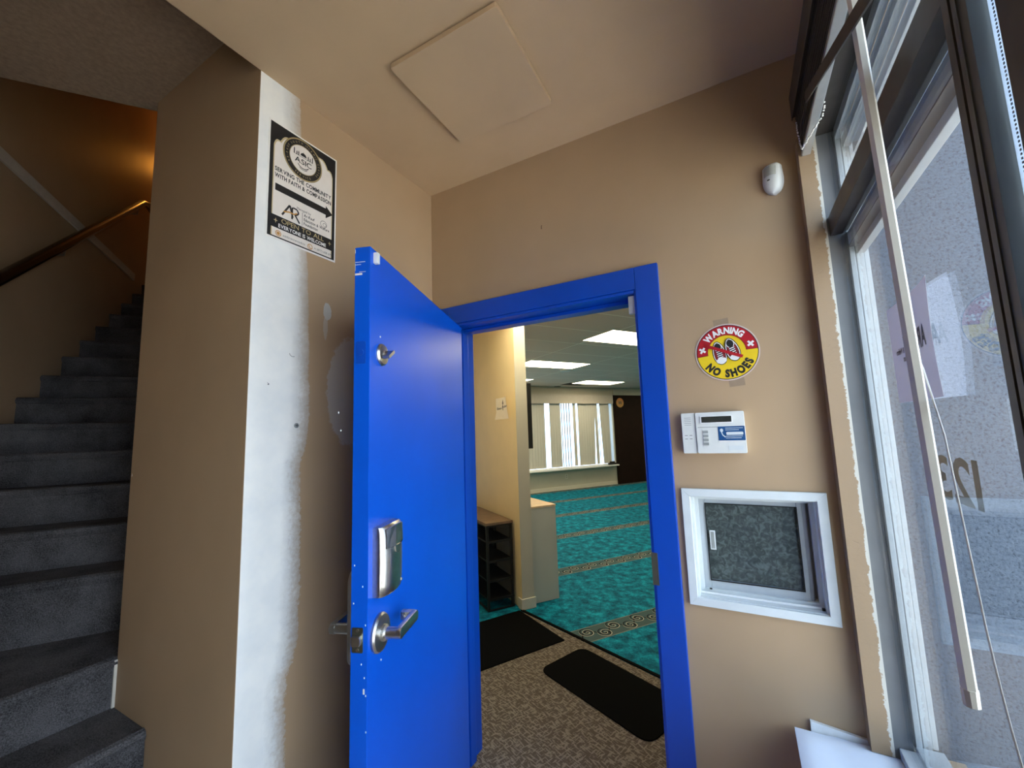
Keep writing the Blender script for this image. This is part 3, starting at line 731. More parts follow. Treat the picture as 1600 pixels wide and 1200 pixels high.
bm = BM(); text_flat(bm, 'asicbrentwood.ca', *Q(.22, .955), .0120, width=.083, z=.0030); build('web_lettering', bm, 'greyink', ps)
bm = BM(); text_flat(bm, '+1 (877) 658 679', *Q(.66, .955), .0115, width=.075, z=.0030); build('phone_lettering', bm, 'greyink', ps)
# screw, anchor mark and dents in the primer
for (y, z, r, dd) in ((-.722, 1.527, .0085, 'wall_screw'),):
    sc_ = thing(dd, 'metal screw plug in the white primer strip, left of the blue door', 'screw', mat=ON_LEFT(y, z))
    bm = BM(); lathe(bm, [(r, .0002), (r, .0025), (r * .6, .0035)], 20); build('screw_head', bm, 'key', sc_)
    bm = BM(); box(bm, (-.006, -.001, .0032), (.006, .001, .0042)); box(bm, (-.001, -.006, .0032), (.001, .006, .0042)); build('cross_slot', bm, 'black', sc_)
bm = BM(); poly(bm, [(-.003, -.002), (.002, -.003), (.003, .001), (0, .003)], .0006); poly(bm, [(-.004, .004), (-.002, .003), (-.001, .006)], .0006)
o = build('wall_chip', bm, 'greyink'); o.matrix_world = ON_LEFT(-.823, 1.6615); tag(o, 'tiny dark chip in the white primer strip', 'mark')
bm = BM(); ringf(bm, 0, 0, .012, .0135, 190, 300, 14, z=.0006); o = build('wall_dent', bm, 'greyink'); o.matrix_world = ON_LEFT(-.742, 1.776); tag(o, 'curved dent in the white primer above the screw', 'mark')
bm = BM(); poly(bm, [(-.003, -.010), (.003, -.009), (.002, .002), (.004, .009), (-.002, .008), (-.003, 0)], .0008)
o = build('wall_hole', bm, 'walnut'); o.matrix_world = ON_BACK(-.701, 2.384); tag(o, 'small nail hole in the tan wall above the doorway', 'mark')
bm = BM(); poly(bm, [(0, -.008), (.010, -.003), (.003, .008)], .0008); o = build('paint_chip', bm, 'vinyl_white'); o.matrix_world = ON_BACK(-2.112, 1.363, YC); tag(o, 'white paint chip on the column edge by the stairs', 'mark')

# ------------------------------------------------------------------ round NO SHOES sign
ns = thing('warning_sign', 'round red and yellow no shoes warning sign on the tan wall', 'sign', mat=ON_BACK(-.020, 1.732) @ Matrix.Rotation(rad(3.0), 4, 'Z'))
R = .1
bm = BM(); prism(bm, ell(0, 0, R, R, 64), .0004, .0016); build('sign_disc', bm, 'pink', ns)
bm = BM(); poly(bm, ell(0, 0, .096, .096, 64), .0019); build('black_rim', bm, 'ink', ns)
bm = BM(); poly(bm, ell(0, 0, .0935, .0935, 64), .0022); build('yellow_field', bm, 'yellow', ns)
bm = BM(); ringf(bm, 0, 0, .0595, .0935, -1, 183, 48, z=.0025); build('red_band', bm, 'red', ns)
bm = BM(); ringf(bm, 0, 0, .0590, .0605, -1, 183, 48, z=.0028)
for a in (-1, 183): stroke(bm, [(.059 * math.cos(rad(a)), .059 * math.sin(rad(a))), (.0935 * math.cos(rad(a)), .0935 * math.sin(rad(a)))], .0018, .0028)
build('band_outline', bm, 'maroon', ns)
bm = BM(); text_arc(bm, 'WARNING', 0, 0, .0765, .0300, 92, 100, z=.0028, bold=.05, sx=.84)
for a in (13, 167):
    x, y = .077 * math.cos(rad(a)), .077 * math.sin(rad(a)); t = rad(a + (90 if a > 90 else -90) + 0)
    for q in (45, 135):
        d = Vector((math.cos(rad(q) + t * 0 + rad(-8 if a < 90 else 8)), math.sin(rad(q) + rad(-8 if a < 90 else 8)))) * .0115
        stroke(bm, [(x - d.x, y - d.y), (x + d.x, y + d.y)], .0068, .0029)
build('warning_lettering', bm, 'vinyl_white', ns)
bm = BM(); text_arc(bm, 'NO SHOES', 0, 0, .0745, .035, 272, 122, inward=True, z=.0026, bold=.065, sx=.80); build('shoes_lettering', bm, 'ink', ns)
def shoe(cx, cy, rot, zb):
    m = Matrix.Translation((cx, cy, 0)) @ Matrix.Rotation(rad(rot), 4, 'Z')
    def tp(p): return [tuple((m @ Vector((x, y, 0))).xy) for x, y in p]
    def outline(k):
        pts = []
        for i in range(28):
            a = 2 * PI * i / 28; w = .0195 + .0035 * (-math.sin(a)); pts.append(((w + k) * math.cos(a), (.040 + k) * math.sin(a)))
        return pts
    return tp, outline, m
shoes_blk, shoes_wht, shoes_red = BM(), BM(), BM()
for i, (cx, cy, rot) in enumerate(((-.023, .000, 8), (.018, .006, 12))):
    tp, ol, m = shoe(cx, cy, rot, 0); z = .0026 + i * .0024
    poly(shoes_blk, tp(ol(.0025)), z); poly(shoes_wht, tp(ol(0)), z + .0003)
    poly(shoes_blk, tp(ol(-.0025)), z + .0006); poly(shoes_red, tp(ol(-.004)), z + .0009)
    poly(shoes_wht, tp(ell(0, -.0275, .0165, .0105, 20)), z + .0012)
    poly(shoes_wht, tp(ell(0, .021, .0125, .0150, 20)), z + .0012); poly(shoes_blk, tp(ell(0, .022, .0108, .0135, 20)), z + .0015)
    poly(shoes_blk, tp([(-.0075, .010), (.0075, .010), (.0065, -.017), (-.0065, -.017)]), z + .0014)
    for k in range(4):
        yy = .006 - k * .007; poly(shoes_wht, tp([(-.0085, yy), (.0085, yy + .0015), (.0085, yy - .0015), (-.0085, yy - .003)]), z + .0018)
build('shoe_outline', shoes_blk, 'ink', ns); build('shoe_white', shoes_wht, 'vinyl_white', ns); build('shoe_red', shoes_red, 'maroon', ns)
bm = BM(); stroke(bm, [(-.060, .0305), (.046, -.0235)], .0105, .0078); build('red_slash', bm, 'red', ns)
for nm, x, z, rz in (('tape_strip', -.030, 1.838, 4), ('tape_strip', .002, 1.625, 4)):
    bm = BM(); box(bm, (-.024, -.014, .0002), (.024, .014, .0004)); o = build(nm, bm, 'tape')
    o.matrix_world = ON_BACK(x, z) @ Matrix.Rotation(rad(rz), 4, 'Z')
    tag(o, 'clear tape strip holding the %s edge of the no shoes sign' % ('top' if z > 1.7 else 'bottom'), 'tape', 'tape strips on the no shoes sign')

# ------------------------------------------------------------------ alarm keypad
kp = thing('alarm_keypad', 'white alarm keypad with dark display below the no shoes sign', 'keypad', mat=ON_BACK(-.085, 1.4555))
kx, kz = .098, .070
bm = BM(); prism(bm, rrect(-kx, -kz, -.053, kz, .004), .001, .026); build('speaker_side', bm, 'white', kp, bevel=.0015)
bm = BM(); prism(bm, rrect(-.0515, -kz, kx, kz, .005), .001, .030); kb = build('keypad_body', bm, 'white', kp, bevel=.0015)
bm = BM(); prism(bm, rrect(-.046, .018, .095, .020, .0009), .030, .0306); build('cover_seam', bm, 'key', kb)
bm = BM(); prism(bm, rrect(-.036, .032, .064, .058, .003), .0295, .0325); bz = build('display_bezel', bm, 'vinyl_white', kb)
bm = BM(); prism(bm, rrect(-.032, .035, .060, .055, .001), .0320, .0330); build('display', bm, 'lcd', bz)
bm = BM(); prism(bm, rrect(-.033, -.045, -.012, .012, .002), .0300, .0306); build('key_recess', bm, 'white', kb)
for i in range(4):
    bm = BM(); prism(bm, rrect(-.031, -.0425 + i * .0135, -.0145, -.0330 + i * .0135, .001), .0306, .0322); build('function_key', bm, 'key', kb)
bm = BM(); prism(bm, rrect(.017, -.027, .0965, .020, .001), .0301, .0308); st = build('navy_sticker', bm, 'navy', kb)
bm = BM(); poly(bm, ell(.0275, .007, .005, .006, 20), .0311); stroke(bm, [(.027, .001), (.030, -.009), (.038, -.016)], .003, .0311); prism(bm, rrect(.041, -.009, .091, .001, .003), .0308, .0311)
for y, w in ((.013, .052), (.007, .040), (-.014, .050), (-.020, .046)): poly(bm, [(.039, y), (.039 + w, y), (.039 + w, y + .0018), (.039, y + .0018)], .0311)
build('sticker_print', bm, 'offwhite', st)
bm = BM(); prism(bm, rrect(.045, -.060, .088, -.045, .002), .0300, .0308); build('name_badge', bm, 'offwhite', kb)
bm = BM()
for i in range(5): box(bm, (-.088, .028 + i * .0062, .0255), (-.066, .0290 + i * .0062, .0264))
build('speaker_slots', bm, 'greyink', kp)
bm = BM()
for x in (-.085, -.070):
    for y in (-.008, -.020): box(bm, (x - .0045, y - .0008, .0255), (x + .0045, y + .0012, .0264))
build('status_marks', bm, 'greyink', kp)
bm = BM(); box(bm, (-.094, -.066, -.0), (.094, .066, .0015)); build('back_plate', bm, 'greyink', kp)

# ------------------------------------------------------------------ motion sensor
pr = thing('motion_sensor', 'white teardrop motion sensor high on the wall by the window', 'sensor', mat=ON_BACK(.172, 2.303) @ Matrix.Rotation(rad(-24), 4, 'Y'))
bm = BM(); rings = []
def pirw(t):   # half-width for t in -1..1 bottom to top
    return .030 * (1 - max(0, -t) ** 2.4) ** .5 * (1 - .10 * max(0, t)) if t > -.999 else 0.0005
nseg = 14
for i in range(nseg + 1):
    t = -1 + 2 * i / nseg; w = max(.002, pirw(t)); y = t * .052; dep = .034 * (1 - .25 * max(0, t) - .45 * max(0, -t) ** 2)
    if t > .93: w *= .8; dep *= .75
    ring = []
    for k in range(13):
        a = PI * k / 12; ring.append(bm.verts.new((-w * math.cos(a), y, .006 + dep * math.sin(a) ** .7)))
    ring.append(bm.verts.new((w, y, .0))); ring.append(bm.verts.new((-w, y, .0)))
    rings.append(ring)
for i in range(nseg):
    n_ = len(rings[0])
    for k in range(n_): bm.faces.new((rings[i][k], rings[i][(k + 1) % n_], rings[i + 1][(k + 1) % n_], rings[i + 1][k]))
bm.faces.new(rings[0]); bm.faces.new(rings[-1][::-1]); build('sensor_body', bm, 'white', pr, smooth=True)
bm = BM(); rr_ = []
for y in (.004, .020, .036):
    w = .023; rr_.append([bm.verts.new((-w * math.cos(PI * k / 10), y + .004 * (1 if y > .03 else 0) * math.sin(PI * k / 10), .008 + (.037 - .18 * abs(y - .004)) * math.sin(PI * k / 10) ** .7)) for k in range(11)])
for i in range(2):
    for k in range(10): bm.faces.new((rr_[i][k], rr_[i][k + 1], rr_[i + 1][k + 1], rr_[i + 1][k]))
build('sensor_lens', bm, simple('grey_lens', (.40, .40, .36), .5, var=.1), pr, smooth=True)
bm = BM(); box(bm, (-.007, -.0105, .036), (.001, -.0065, .0405)); build('sensor_led', bm, 'black', pr)

# ------------------------------------------------------------------ small sliding window in the back wall
w1 = thing('window_1', 'small white framed sliding window low in the tan wall', 'window', (0, 0, 0), kind='structure')
def ringbox(bm, x0, z0, x1, z1, t, y0, y1):
    tl, tr_, tb, tt = (t if isinstance(t, tuple) else (t, t, t, t))
    box(bm, (x0, y0, z0), (x0 + tl, y1, z1)); box(bm, (x1 - tr_, y0, z0), (x1, y1, z1))
    box(bm, (x0 + tl, y0, z0), (x1 - tr_, y1, z0 + tb)); box(bm, (x0 + tl, y0, z1 - tt), (x1 - tr_, y1, z1))
bm = BM()
# mitred casing with a raised inner bead
def mitre(bm, x0, z0, x1, z1, w, y0, y1):
    o = [(x0, z0), (x1, z0), (x1, z1), (x0, z1)]; i_ = [(x0 + w, z0 + w), (x1 - w, z0 + w), (x1 - w, z1 - w), (x0 + w, z1 - w)]
    for k in range(4):
        l = (k + 1) % 4
        prism(bm, [o[k], o[l], i_[l], i_[k]], -y1, -y0, Matrix(((1, 0, 0, 0), (0, 0, -1, 0), (0, 1, 0, 0), (0, 0, 0, 1))))
mitre(bm, -.2035, .874, .2125, 1.2625, .0265, -.012, 0.0)
build('window_casing', bm, 'offwhite', w1, bevel=.0012)
bm = BM(); ringbox(bm, -.1795, .8925, .1915, 1.2425, .010, .0, T); ringbox(bm, -.1695, .9025, .1815, 1.2325, .012, .045, T - .01)
build('window_liner', bm, 'offwhite', w1)
bm = BM(); ringbox(bm, -.158, .912, .150, 1.226, (.022, .014, .030, .022), .058, .086); sh = build('sliding_sash', bm, 'alu', w1, bevel=.002)
bm = BM(); ringbox(bm, -.1375, .9405, .1375, 1.2055, .0025, .054, .060); build('glazing_bead', bm, 'black', sh)
bm = BM(); box(bm, (-.136, .068, .942), (.136, .074, 1.204)); build('pane', bm, 'obscure', sh)
bm = BM(); box(bm, (-.136, .062, .942), (.136, .066, 1.204)); build('glass_sheet', bm, 'glass', sh)
bm = BM(); box(bm, (-.129, .057, 1.045), (-.111, .061, 1.110)); sk = build('sash_pull', bm, 'offwhite', sh)
bm = BM(); box(bm, (-.126, .0565, 1.049), (-.115, .0572, 1.106)); build('pull_recess', bm, 'key', sk)
bm = BM(); box(bm, (.150, .060, .912), (.160, .110, 1.228)); box(bm, (.161, .085, .912), (.171, .120, 1.228)); build('fixed_stile', bm, simple('grey_aluminium', (.33, .35, .38), .45, .2, var=.05), w1)
bm = BM(); tube(bm, [(-.168, .028, .906), (.05, .028, .9055), (.178, .032, .906)], .004, 8); build('caulk_bead', bm, 'vinyl_white', w1)
bm = BM(); box(bm, (-.142, .04, .9146), (-.134, .044, .9186)); box(bm, (.172, .02, .9026), (.18, .03, .909)); build('track_slot', bm, 'black', w1)
bm = BM(); box(bm, (-.185, T, .885), (.20, T + .012, 1.25)); build('backing_board', bm, 'obscure', w1)

# ------------------------------------------------------------------ storefront window (grazing plane just right of the camera)
XG = .320
w2 = thing('window_2', 'tall storefront window beside the camera with dark transom', 'window', (0, 0, 0), kind='structure')
bm = BM()
box(bm, (.2895, -.045, .56), (.331, 0, 2.47))          # jamb at the corner
build('jamb', bm, 'bronze_grey', w2)
bm = BM(); box(bm, (.3295, -.060, .62), (.3335, -.0445, 2.05)); box(bm, (.3295, -.060, 2.12), (.3335, -.0445, 2.39)); build('gasket', bm, 'black', w2)
bm = BM(); box(bm, (.295, -.86, 2.053), (.326, -.045, 2.113)); box(bm, (.326, -.86, 2.060), (.34, -.045, 2.106)); build('transom', bm, 'bronze', w2, bevel=.0015)
bm = BM(); box(bm, (.285, -.90, 2.392), (.345, -.0, 2.47)); build('head', bm, 'bronze', w2)
bm = BM(); box(bm, (.300, -.90, .565), (.36, -.045, .60)); build('sill_rail', bm, 'alu', w2, bevel=.002)
bm = BM(); box(bm, (XG + .000, -.88, .598), (XG + .005, -.046, 2.056)); build('pane', bm, 'glass', w2)
bm = BM(); box(bm, (XG + .000, -.88, 2.110), (XG + .005, -.046, 2.395)); build('pane', bm, 'glass', w2)
# outer frame members seen through the glass
bm = BM()
box(bm, (.334, -.046, .60), (.349, .02, 2.392)); box(bm, (.352, -.032, .60), (.372, .03, 2.392)); box(bm, (.376, -.016, .60), (.388, .03, 2.392))
box(bm, (.334, -.86, 2.010), (.352, -.046, 2.050)); box(bm, (.356, -.86, 1.985), (.376, -.032, 2.020))
box(bm, (.334, -.86, 2.36), (.352, -.046, 2.392)); box(bm, (.356, -.86, 2.335), (.376, -.032, 2.37)); box(bm, (.38, -.86, 2.31), (.40, -.032, 2.345))
box(bm, (.334, -.86, .585), (.39, -.046, .615))
build('outer_frame', bm, 'alu', w2, bevel=.002)
bm = BM(); box(bm, (.348, -.04, .61), (.353, .02, 2.392)); box(bm, (.334, -.86, 2.006), (.356, -.046, 2.0095)); build('seal_strip', bm, 'greyink', w2)
# near mullion with groove
m2 = thing('trim_2', 'dark bronze vertical mullion right of the storefront pane', 'mullion', (0, 0, 0), kind='structure')
bm = BM(); box(bm, (.290, -.883, 0), (.45, -.867, 2.735)); box(bm, (.298, -.889, 0), (.45, -.883, 2.735)); box(bm, (.290, -.900, 0), (.45, -.889, 2.735)); build('mullion', bm, 'bronze', m2)
bm = BM(); box(bm, (.289, -.903, 0), (.30, -.900, 2.735)); box(bm, (.2905, -.921, 0), (.45, -.903, 2.735)); build('mullion_cover', bm, simple('worn_bronze', (.055, .06, .06), .4, .3, var=.2, vscale=6), m2)
# entrance door stile and glass nearer the camera
d2 = thing('door_2', 'glazed entrance door edge at the right of the picture', 'door', (0, 0, 0), kind='structure')
bm = BM(); box(bm, (.29, -1.10, .02), (.335, -.972, 2.46)); box(bm, (.29, -2.0, .02), (.335, -1.93, 2.46)); box(bm, (.29, -1.93, .02), (.335, -1.10, .20)); box(bm, (.29, -1.93, 2.38), (.335, -1.10, 2.46)); build('door_stile', bm, 'bronze', d2, bevel=.002)
bm = BM(); box(bm, (.310, -1.93, .20), (.315, -1.10, 2.38)); build('pane', bm, 'glass', d2)
bm = BM(); box(bm, (.309, -.972, .02), (.314, -.9215, 2.46)); build('side_glass', bm, 'glass', d2)
bm = BM(); box(bm, (.29, -.972, 2.46), (.335, -.921, 2.735)); box(bm, (.29, -3.3, 2.46), (.335, -.972, 2.735)); box(bm, (.29, -3.3, 0), (.44, -2.0, 2.46)); build('door_surround', bm, 'bronze', d2)
M['sky_slit_white'] = simple('bright_sky_slit', (.72, .78, .86), .6, var=.03)
_nt = M['sky_slit_white'].node_tree; _t = N(_nt, 'ShaderNodeBsdfTranslucent'); _t.inputs[0].default_value = (.75, .82, .9, 1); _m = N(_nt, 'ShaderNodeMixShader'); _m.inputs[0].default_value = .6
_nt.links.new(_nt.nodes['Principled BSDF'].outputs[0], _m.inputs[1]); _nt.links.new(_t.outputs[0], _m.inputs[2]); _nt.links.new(_m.outputs[0], _nt.nodes['Material Output'].inputs[0])
sl2 = thing('trim_3', 'added white perforated strip standing in for bright sky through the side glass', 'trim', (0, 0, 0), kind='structure')
bm = BM(); box(bm, (.306, -.971, .02), (.3085, -.926, 2.46)); build('strip', bm, 'sky_slit_white', sl2)  # translucent white strip added where bright sky shows through the side glass
bm = BM()
for i in range(300):
    z = .9 + i * .0052; box(bm, (.3052, -.9365, z), (.3062, -.9345, z + .0024))
build('perforations', bm, 'greyink', sl2)

# house number on the glass, readable from outside
bm = BM(); text_flat(bm, '123', 0, 0, .112, width=.168, z=0, bold=.018, sx=1.0)
bmesh.ops.transform(bm, matrix=frame((XG + .0062, -.655, 1.331), (0, 1, 0), (0, 0, 1), (1, 0, 0)), verts=bm.verts)
r = bmesh.ops.extrude_face_region(bm, geom=bm.faces[:]); bmesh.ops.translate(bm, vec=(.0004, 0, 0), verts=[v for v in r['geom'] if isinstance(v, bmesh.types.BMVert)])
M['number'] = simple('grey_number_vinyl', (.045, .045, .040), .6, var=.05)
tag(build('house_number', bm, 'number'), 'grey number 123 stuck on the storefront glass, seen from behind', 'number')

# letter sheet taped to the glass, curling off at its near edge
sh = thing('paper_notice', 'thin paper notice taped to the storefront glass, curling at one edge', 'paper', (XG, -.364, 1.516))
def psx(y):   # distance from the glass along the sheet (y is 0..-.276)
    t = -y / .276; return -.0012 - .013 * max(0, t - .35) ** 2 / .4225
bm = BM(); L = []
for i in range(25):
    y = -.272 * i / 24; x = psx(y)
    wav = .004 * math.sin(i / 24 * PI)
    L.append([bm.verts.new((x - (.004 * math.sin(PI * j / 6) * (i / 24) ** 3), y - (.0028 * math.sin(PI * j / 6) * (i / 24) ** 3), .214 * j / 6)) for j in range(7)])
for i in range(24):
    for j in range(6): bm.faces.new((L[i][j], L[i + 1][j], L[i + 1][j + 1], L[i][j + 1]))
r = bmesh.ops.extrude_face_region(bm, geom=bm.faces[:]); bmesh.ops.translate(bm, vec=(-.0003, 0, 0), verts=[v for v in r['geom'] if isinstance(v, bmesh.types.BMVert)])
build('sheet', bm, 'thinpaper', sh, smooth=True)
for side in (1, -1):   # printed toward the street; shows through weakly inside
    bm = BM()
    def T2(s, u, z, size, wd, bold=0.01):
        b2 = BM(); text_flat(b2, s, 0, 0, size, width=wd, bold=bold)
        for v in b2.verts: y = -.272 + (u + v.co.x); zz = z + v.co.y; v.co = Vector((psx(y) - .004 * math.sin(PI * zz / .214) * (-y / .272) ** 3 + (.0004 if side > 0 else -.0007), y, zz))
        me = bpy.data.meshes.new('t'); b2.to_mesh(me); b2.free(); bm.from_mesh(me); bpy.data.meshes.remove(me)
    T2('AR', .050, .100, .055, .060, .03); build('logo_print' if side > 0 else 'logo_show_through', bm, 'greyink', sh); bm = BM()
    T2('Ar-Rauf', .150, .124, .020, .045, .03); T2('Education & Welfare', .150, .104, .018, .092, .03); T2('Foundation', .150, .086, .018, .055, .03)
    build('name_print' if side > 0 else 'name_show_through', bm, 'greyink', sh); bm = BM()
    T2('arrauf foundation', .10, .052, .009, .09)
    build('print' if side > 0 else 'print_show_through', bm, 'greyink', sh)

# exterior
struct('wall_outside', boxes(((.392, .03, -.1), (6, .2, 4.5))), 'stucco', 'blue grey stucco wall outside the storefront', 'wall')
struct('floor_outside', boxes(((.44, -9, -.12), (14, .03, -.02))), 'concrete', 'pale pavement outside', 'ground')

# ------------------------------------------------------------------ raised blind
bl = thing('window_blind', 'raised aluminium blind bunched above the storefront window', 'blind', (.26, -.02, 2.335))
bm = BM(); box(bm, (-.013, -1.30, 0), (.012, -.004, .014)); box(bm, (-.010, -1.295, .014), (.009, -.009, .018)); build('bottom_rail', bm, simple('silver_rail', (.45, .47, .48), .3, .6, var=.05), bl, bevel=.003)
bm = BM()
for i in range(26):
    z = .020 + i * .0052; d = .0012 * math.sin(i * 2.3); box(bm, (-.0125 + d, -1.295, z), (.0125 + d, -.008, z + .0026))
build('slats', bm, simple('bronze_slats', (.10, .085, .07), .35, .5, var=.1), bl)
bm = BM(); box(bm, (-.020, -1.32, .160), (.022, -.001, .215)); build('headrail', bm, 'bronze', bl)
bm = BM(); box(bm, (-.0225, -1.33, .150), (-.0205, -.001, .235)); build('valance', bm, 'bronze', bl)
# wand
def intoblind(bm): bmesh.ops.translate(bm, vec=tuple(-bl.location), verts=bm.verts); return bm
WO = Vector((.262, -.6885, 2.33)) - bl.location
bm = BM(); tube(bm, [(-.012, .002, -.0), (-.012, -.002, -.084), (-.012, -.060, -1.244)], .0088, 6); bmesh.ops.translate(bm, vec=WO, verts=bm.verts); wr = build('tilt_wand', bm, 'wand', bl); wr['label'] = 'long white tilt wand'
bm = BM(); tube(bm, [(-.012, -.0595, -1.230), (-.012, -.0605, -1.252)], [.0098, .0092], 10); bmesh.ops.translate(bm, vec=WO, verts=bm.verts); build('wand_tip', bm, 'wand', wr)
bm = BM(); tube(bm, [(-.012, .0025, 0), (-.006, .003, .008), (0, .003, .012)], .002, 6); bmesh.ops.translate(bm, vec=WO, verts=bm.verts); build('wand_hook', bm, 'steel_dark', wr)
rs_ = 1.0234
low = [(.262, -1.6 + (y + 1.6) * rs_, 1.48 + (z - 1.48) * rs_) for y, z in ((-.776, 1.455), (-.793, 1.331), (-.806, 1.245), (-.811, 1.206), (-.824, 1.146), (-.836, 1.102), (-.848, 1.067), (-.870, .95))]
bm = BM(); tube(bm, [(.262, -.640, 2.34), (.262, -.647, 2.286), (.262, -.682, 1.606), (.262, -.715, 1.56)] + low, .0013, 6)
tube(bm, [(.263, y + .003, z) for _, y, z in low[3:]], .0012, 6)
build('pull_cord', intoblind(bm), 'cord', bl, smooth=True)
# ball chain looped over the bottom rail
ch = [(.2455, -.045, 2.46), (.2455, -.050, 2.43), (.2450, -.058, 2.40), (.244, -.075, 2.365), (.244, -.095, 2.335), (.249, -.14, 2.328), (.256, -.19, 2.322), (.262, -.235, 2.315), (.2715, -.26, 2.318), (.2735, -.285, 2.33), (.2735, -.29, 2.345)]
bm = BM(); P_ = [Vector(p) for p in ch]
for i in range(len(P_) - 1):
    n_ = max(1, int((P_[i + 1] - P_[i]).length / .0065))
    for k in range(n_):
        c = P_[i].lerp(P_[i + 1], k / n_); bmesh.ops.create_icosphere(bm, subdivisions=1, radius=.0029, matrix=Matrix.Translation(c + Vector((random.uniform(-.001, .001), 0, random.uniform(-.002, .002)))))
build('ball_chain', intoblind(bm), 'cord', bl, smooth=True)['label'] = 'white ball chain looped over the end'
# loose dark slat slanting across the blind
a, b_ = Vector((.2385, -.290, 2.372)), Vector((.2385, -.802, 2.155)); a2 = a + (a - b_) * .02; b2 = b_ + (b_ - a) * .25
bm = BM(); n_ = Vector((0, .39, -.92)) * .014
for xx in (0,):
    vs = [bm.verts.new(p) for p in (a2 - n_, b2 - n_, b2 + n_, a2 + n_)]; bm.faces.new(vs)
r = bmesh.ops.extrude_face_region(bm, geom=bm.faces[:]); bmesh.ops.translate(bm, vec=(-.004, 0, 0), verts=[v for v in r['geom'] if isinstance(v, bmesh.types.BMVert)])
build('loose_slat', intoblind(bm), 'bronze', bl)['label'] = 'dark loose slat slanting down'

# ------------------------------------------------------------------ ledge with boards
struct('trim_4', boxes(((.075, -.42, 0), (.297, -.0, .545))), 'foam', 'white boxed ledge under the covered board', 'ledge')
bm = BM(); nx, ny = 14, 18; g = []
X0, X1, Y0, Y1 = .065, .325, -.50, -.018
for i in range(nx + 1):
    row = []
    for j in range(ny + 1):
        u, v = i / nx, j / ny; x = X0 + (X1 - X0) * u; y = Y0 + (Y1 - Y0) * v
        edge = min(u, 1 - u, (1 - v)); z = .568 + .006 * min(1, edge * 12) + .0022 * math.sin(9 * u + 5 * v) * math.sin(4 * v + 2) + .003 * math.exp(-((u * .9 + v - 1.35) / .05) ** 2)
        if u > .86 and v > .9: y -= .012 * (u - .86) / .14
        row.append(bm.verts.new((x, y, z)))
    g.append(row)
lo = [[bm.verts.new((v.co.x, v.co.y, .556)) for v in row] for row in g]
for i in range(nx):
    for j in range(ny):
        bm.faces.new((g[i][j], g[i + 1][j], g[i + 1][j + 1], g[i][j + 1])); bm.faces.new((lo[i][j], lo[i][j + 1], lo[i + 1][j + 1], lo[i + 1][j]))
for i in range(nx):
    bm.faces.new((g[i][0], lo[i][0], lo[i + 1][0], g[i + 1][0])); bm.faces.new((g[i][ny], g[i + 1][ny], lo[i + 1][ny], lo[i][ny]))
for j in range(ny):
    bm.faces.new((g[0][j], g[0][j + 1], lo[0][j + 1], lo[0][j])); bm.faces.new((g[nx][j], lo[nx][j], lo[nx][j + 1], g[nx][j + 1]))
cb = build('covered_board', bm, 'cloth', smooth=True); tag(cb, 'pale blue cloth covered board lying in the corner by the storefront window', 'board')
bm = BM(); prism(bm, [(.107, .546), (.246, .546), (.246, .578), (.107, .593)], .0015, .0125, Matrix(((1, 0, 0, 0), (0, 0, -1, 0), (0, 1, 0, 0), (0, 0, 0, 1))))
o = build('foam_board', bm, 'foam'); tag(o, 'bare white board edge standing against the wall behind the cloth covered board', 'board')

# ------------------------------------------------------------------ prayer hall beyond the doorway
TH = 56
def dirv(a): return Vector((math.cos(rad(a)), math.sin(rad(a))))
U = dirv(TH); V = dirv(TH + 90)
HC = 2.60
bm = BM(); prism(bm, [(-1.5, T), (1.6, T), (9, 9), (2, 16), (-9, 12), (-8, 3.6), (-5.9, 3.6), (-2.4, .9)], -.1, -.004); struct('floor_hall', bm, 'teal_carpet', 'teal prayer carpet with scrolled stripes', 'carpet')
# taupe entrance carpet laid beside the teal one
bm = BM(); prism(bm, [(-1.735, 1.575), (-.526, 1.085), (2.2, -.018 + .0), (2.2, .161), (-1.2, .161), (-1.33, .20), (-2.35, .42)], -.0035, .0)
bm.free(); bm = BM(); prism(bm, [(-1.735, 1.575), (-.526, 1.085), (1.3, .345), (1.3, T + .001), (-1.32, T + .001), (-2.43, .26)], -.004, .0)
struct('floor_entrance', bm, 'brown_carpet', 'taupe woven carpet just inside the blue doorway', 'carpet')
struct('floor_sill', boxes(((-1.205, 0.0, -.004), (-.300, T + .001, .0))), 'brown_carpet', 'carpet in the blue doorway', 'floor')
bm = BM(); a = Vector((-1.735, 1.580)); b_ = Vector((1.3, .350)); b_ = a + (b_ - a) * .55; d = (b_ - a).normalized(); n = Vector((-d.y, d.x)) * .022
prism(bm, [tuple(a), tuple(b_), tuple(b_ + n), tuple(a + n)], .0, .006); tag(build('carpet_edging', bm, 'rubber'), 'dark edging strip between taupe carpet and teal carpet', 'edging strip')
bm = BM(); prism(bm, [(-1.5, T), (1.6, T), (9, 9), (2, 16), (-9, 12), (-8, 3.6), (-5.9, 3.6), (-2.4, .9)], HC, HC + .1); struct('ceiling_hall', bm, 'grid_ceiling', 'suspended tile ceiling over the prayer hall', 'ceiling')
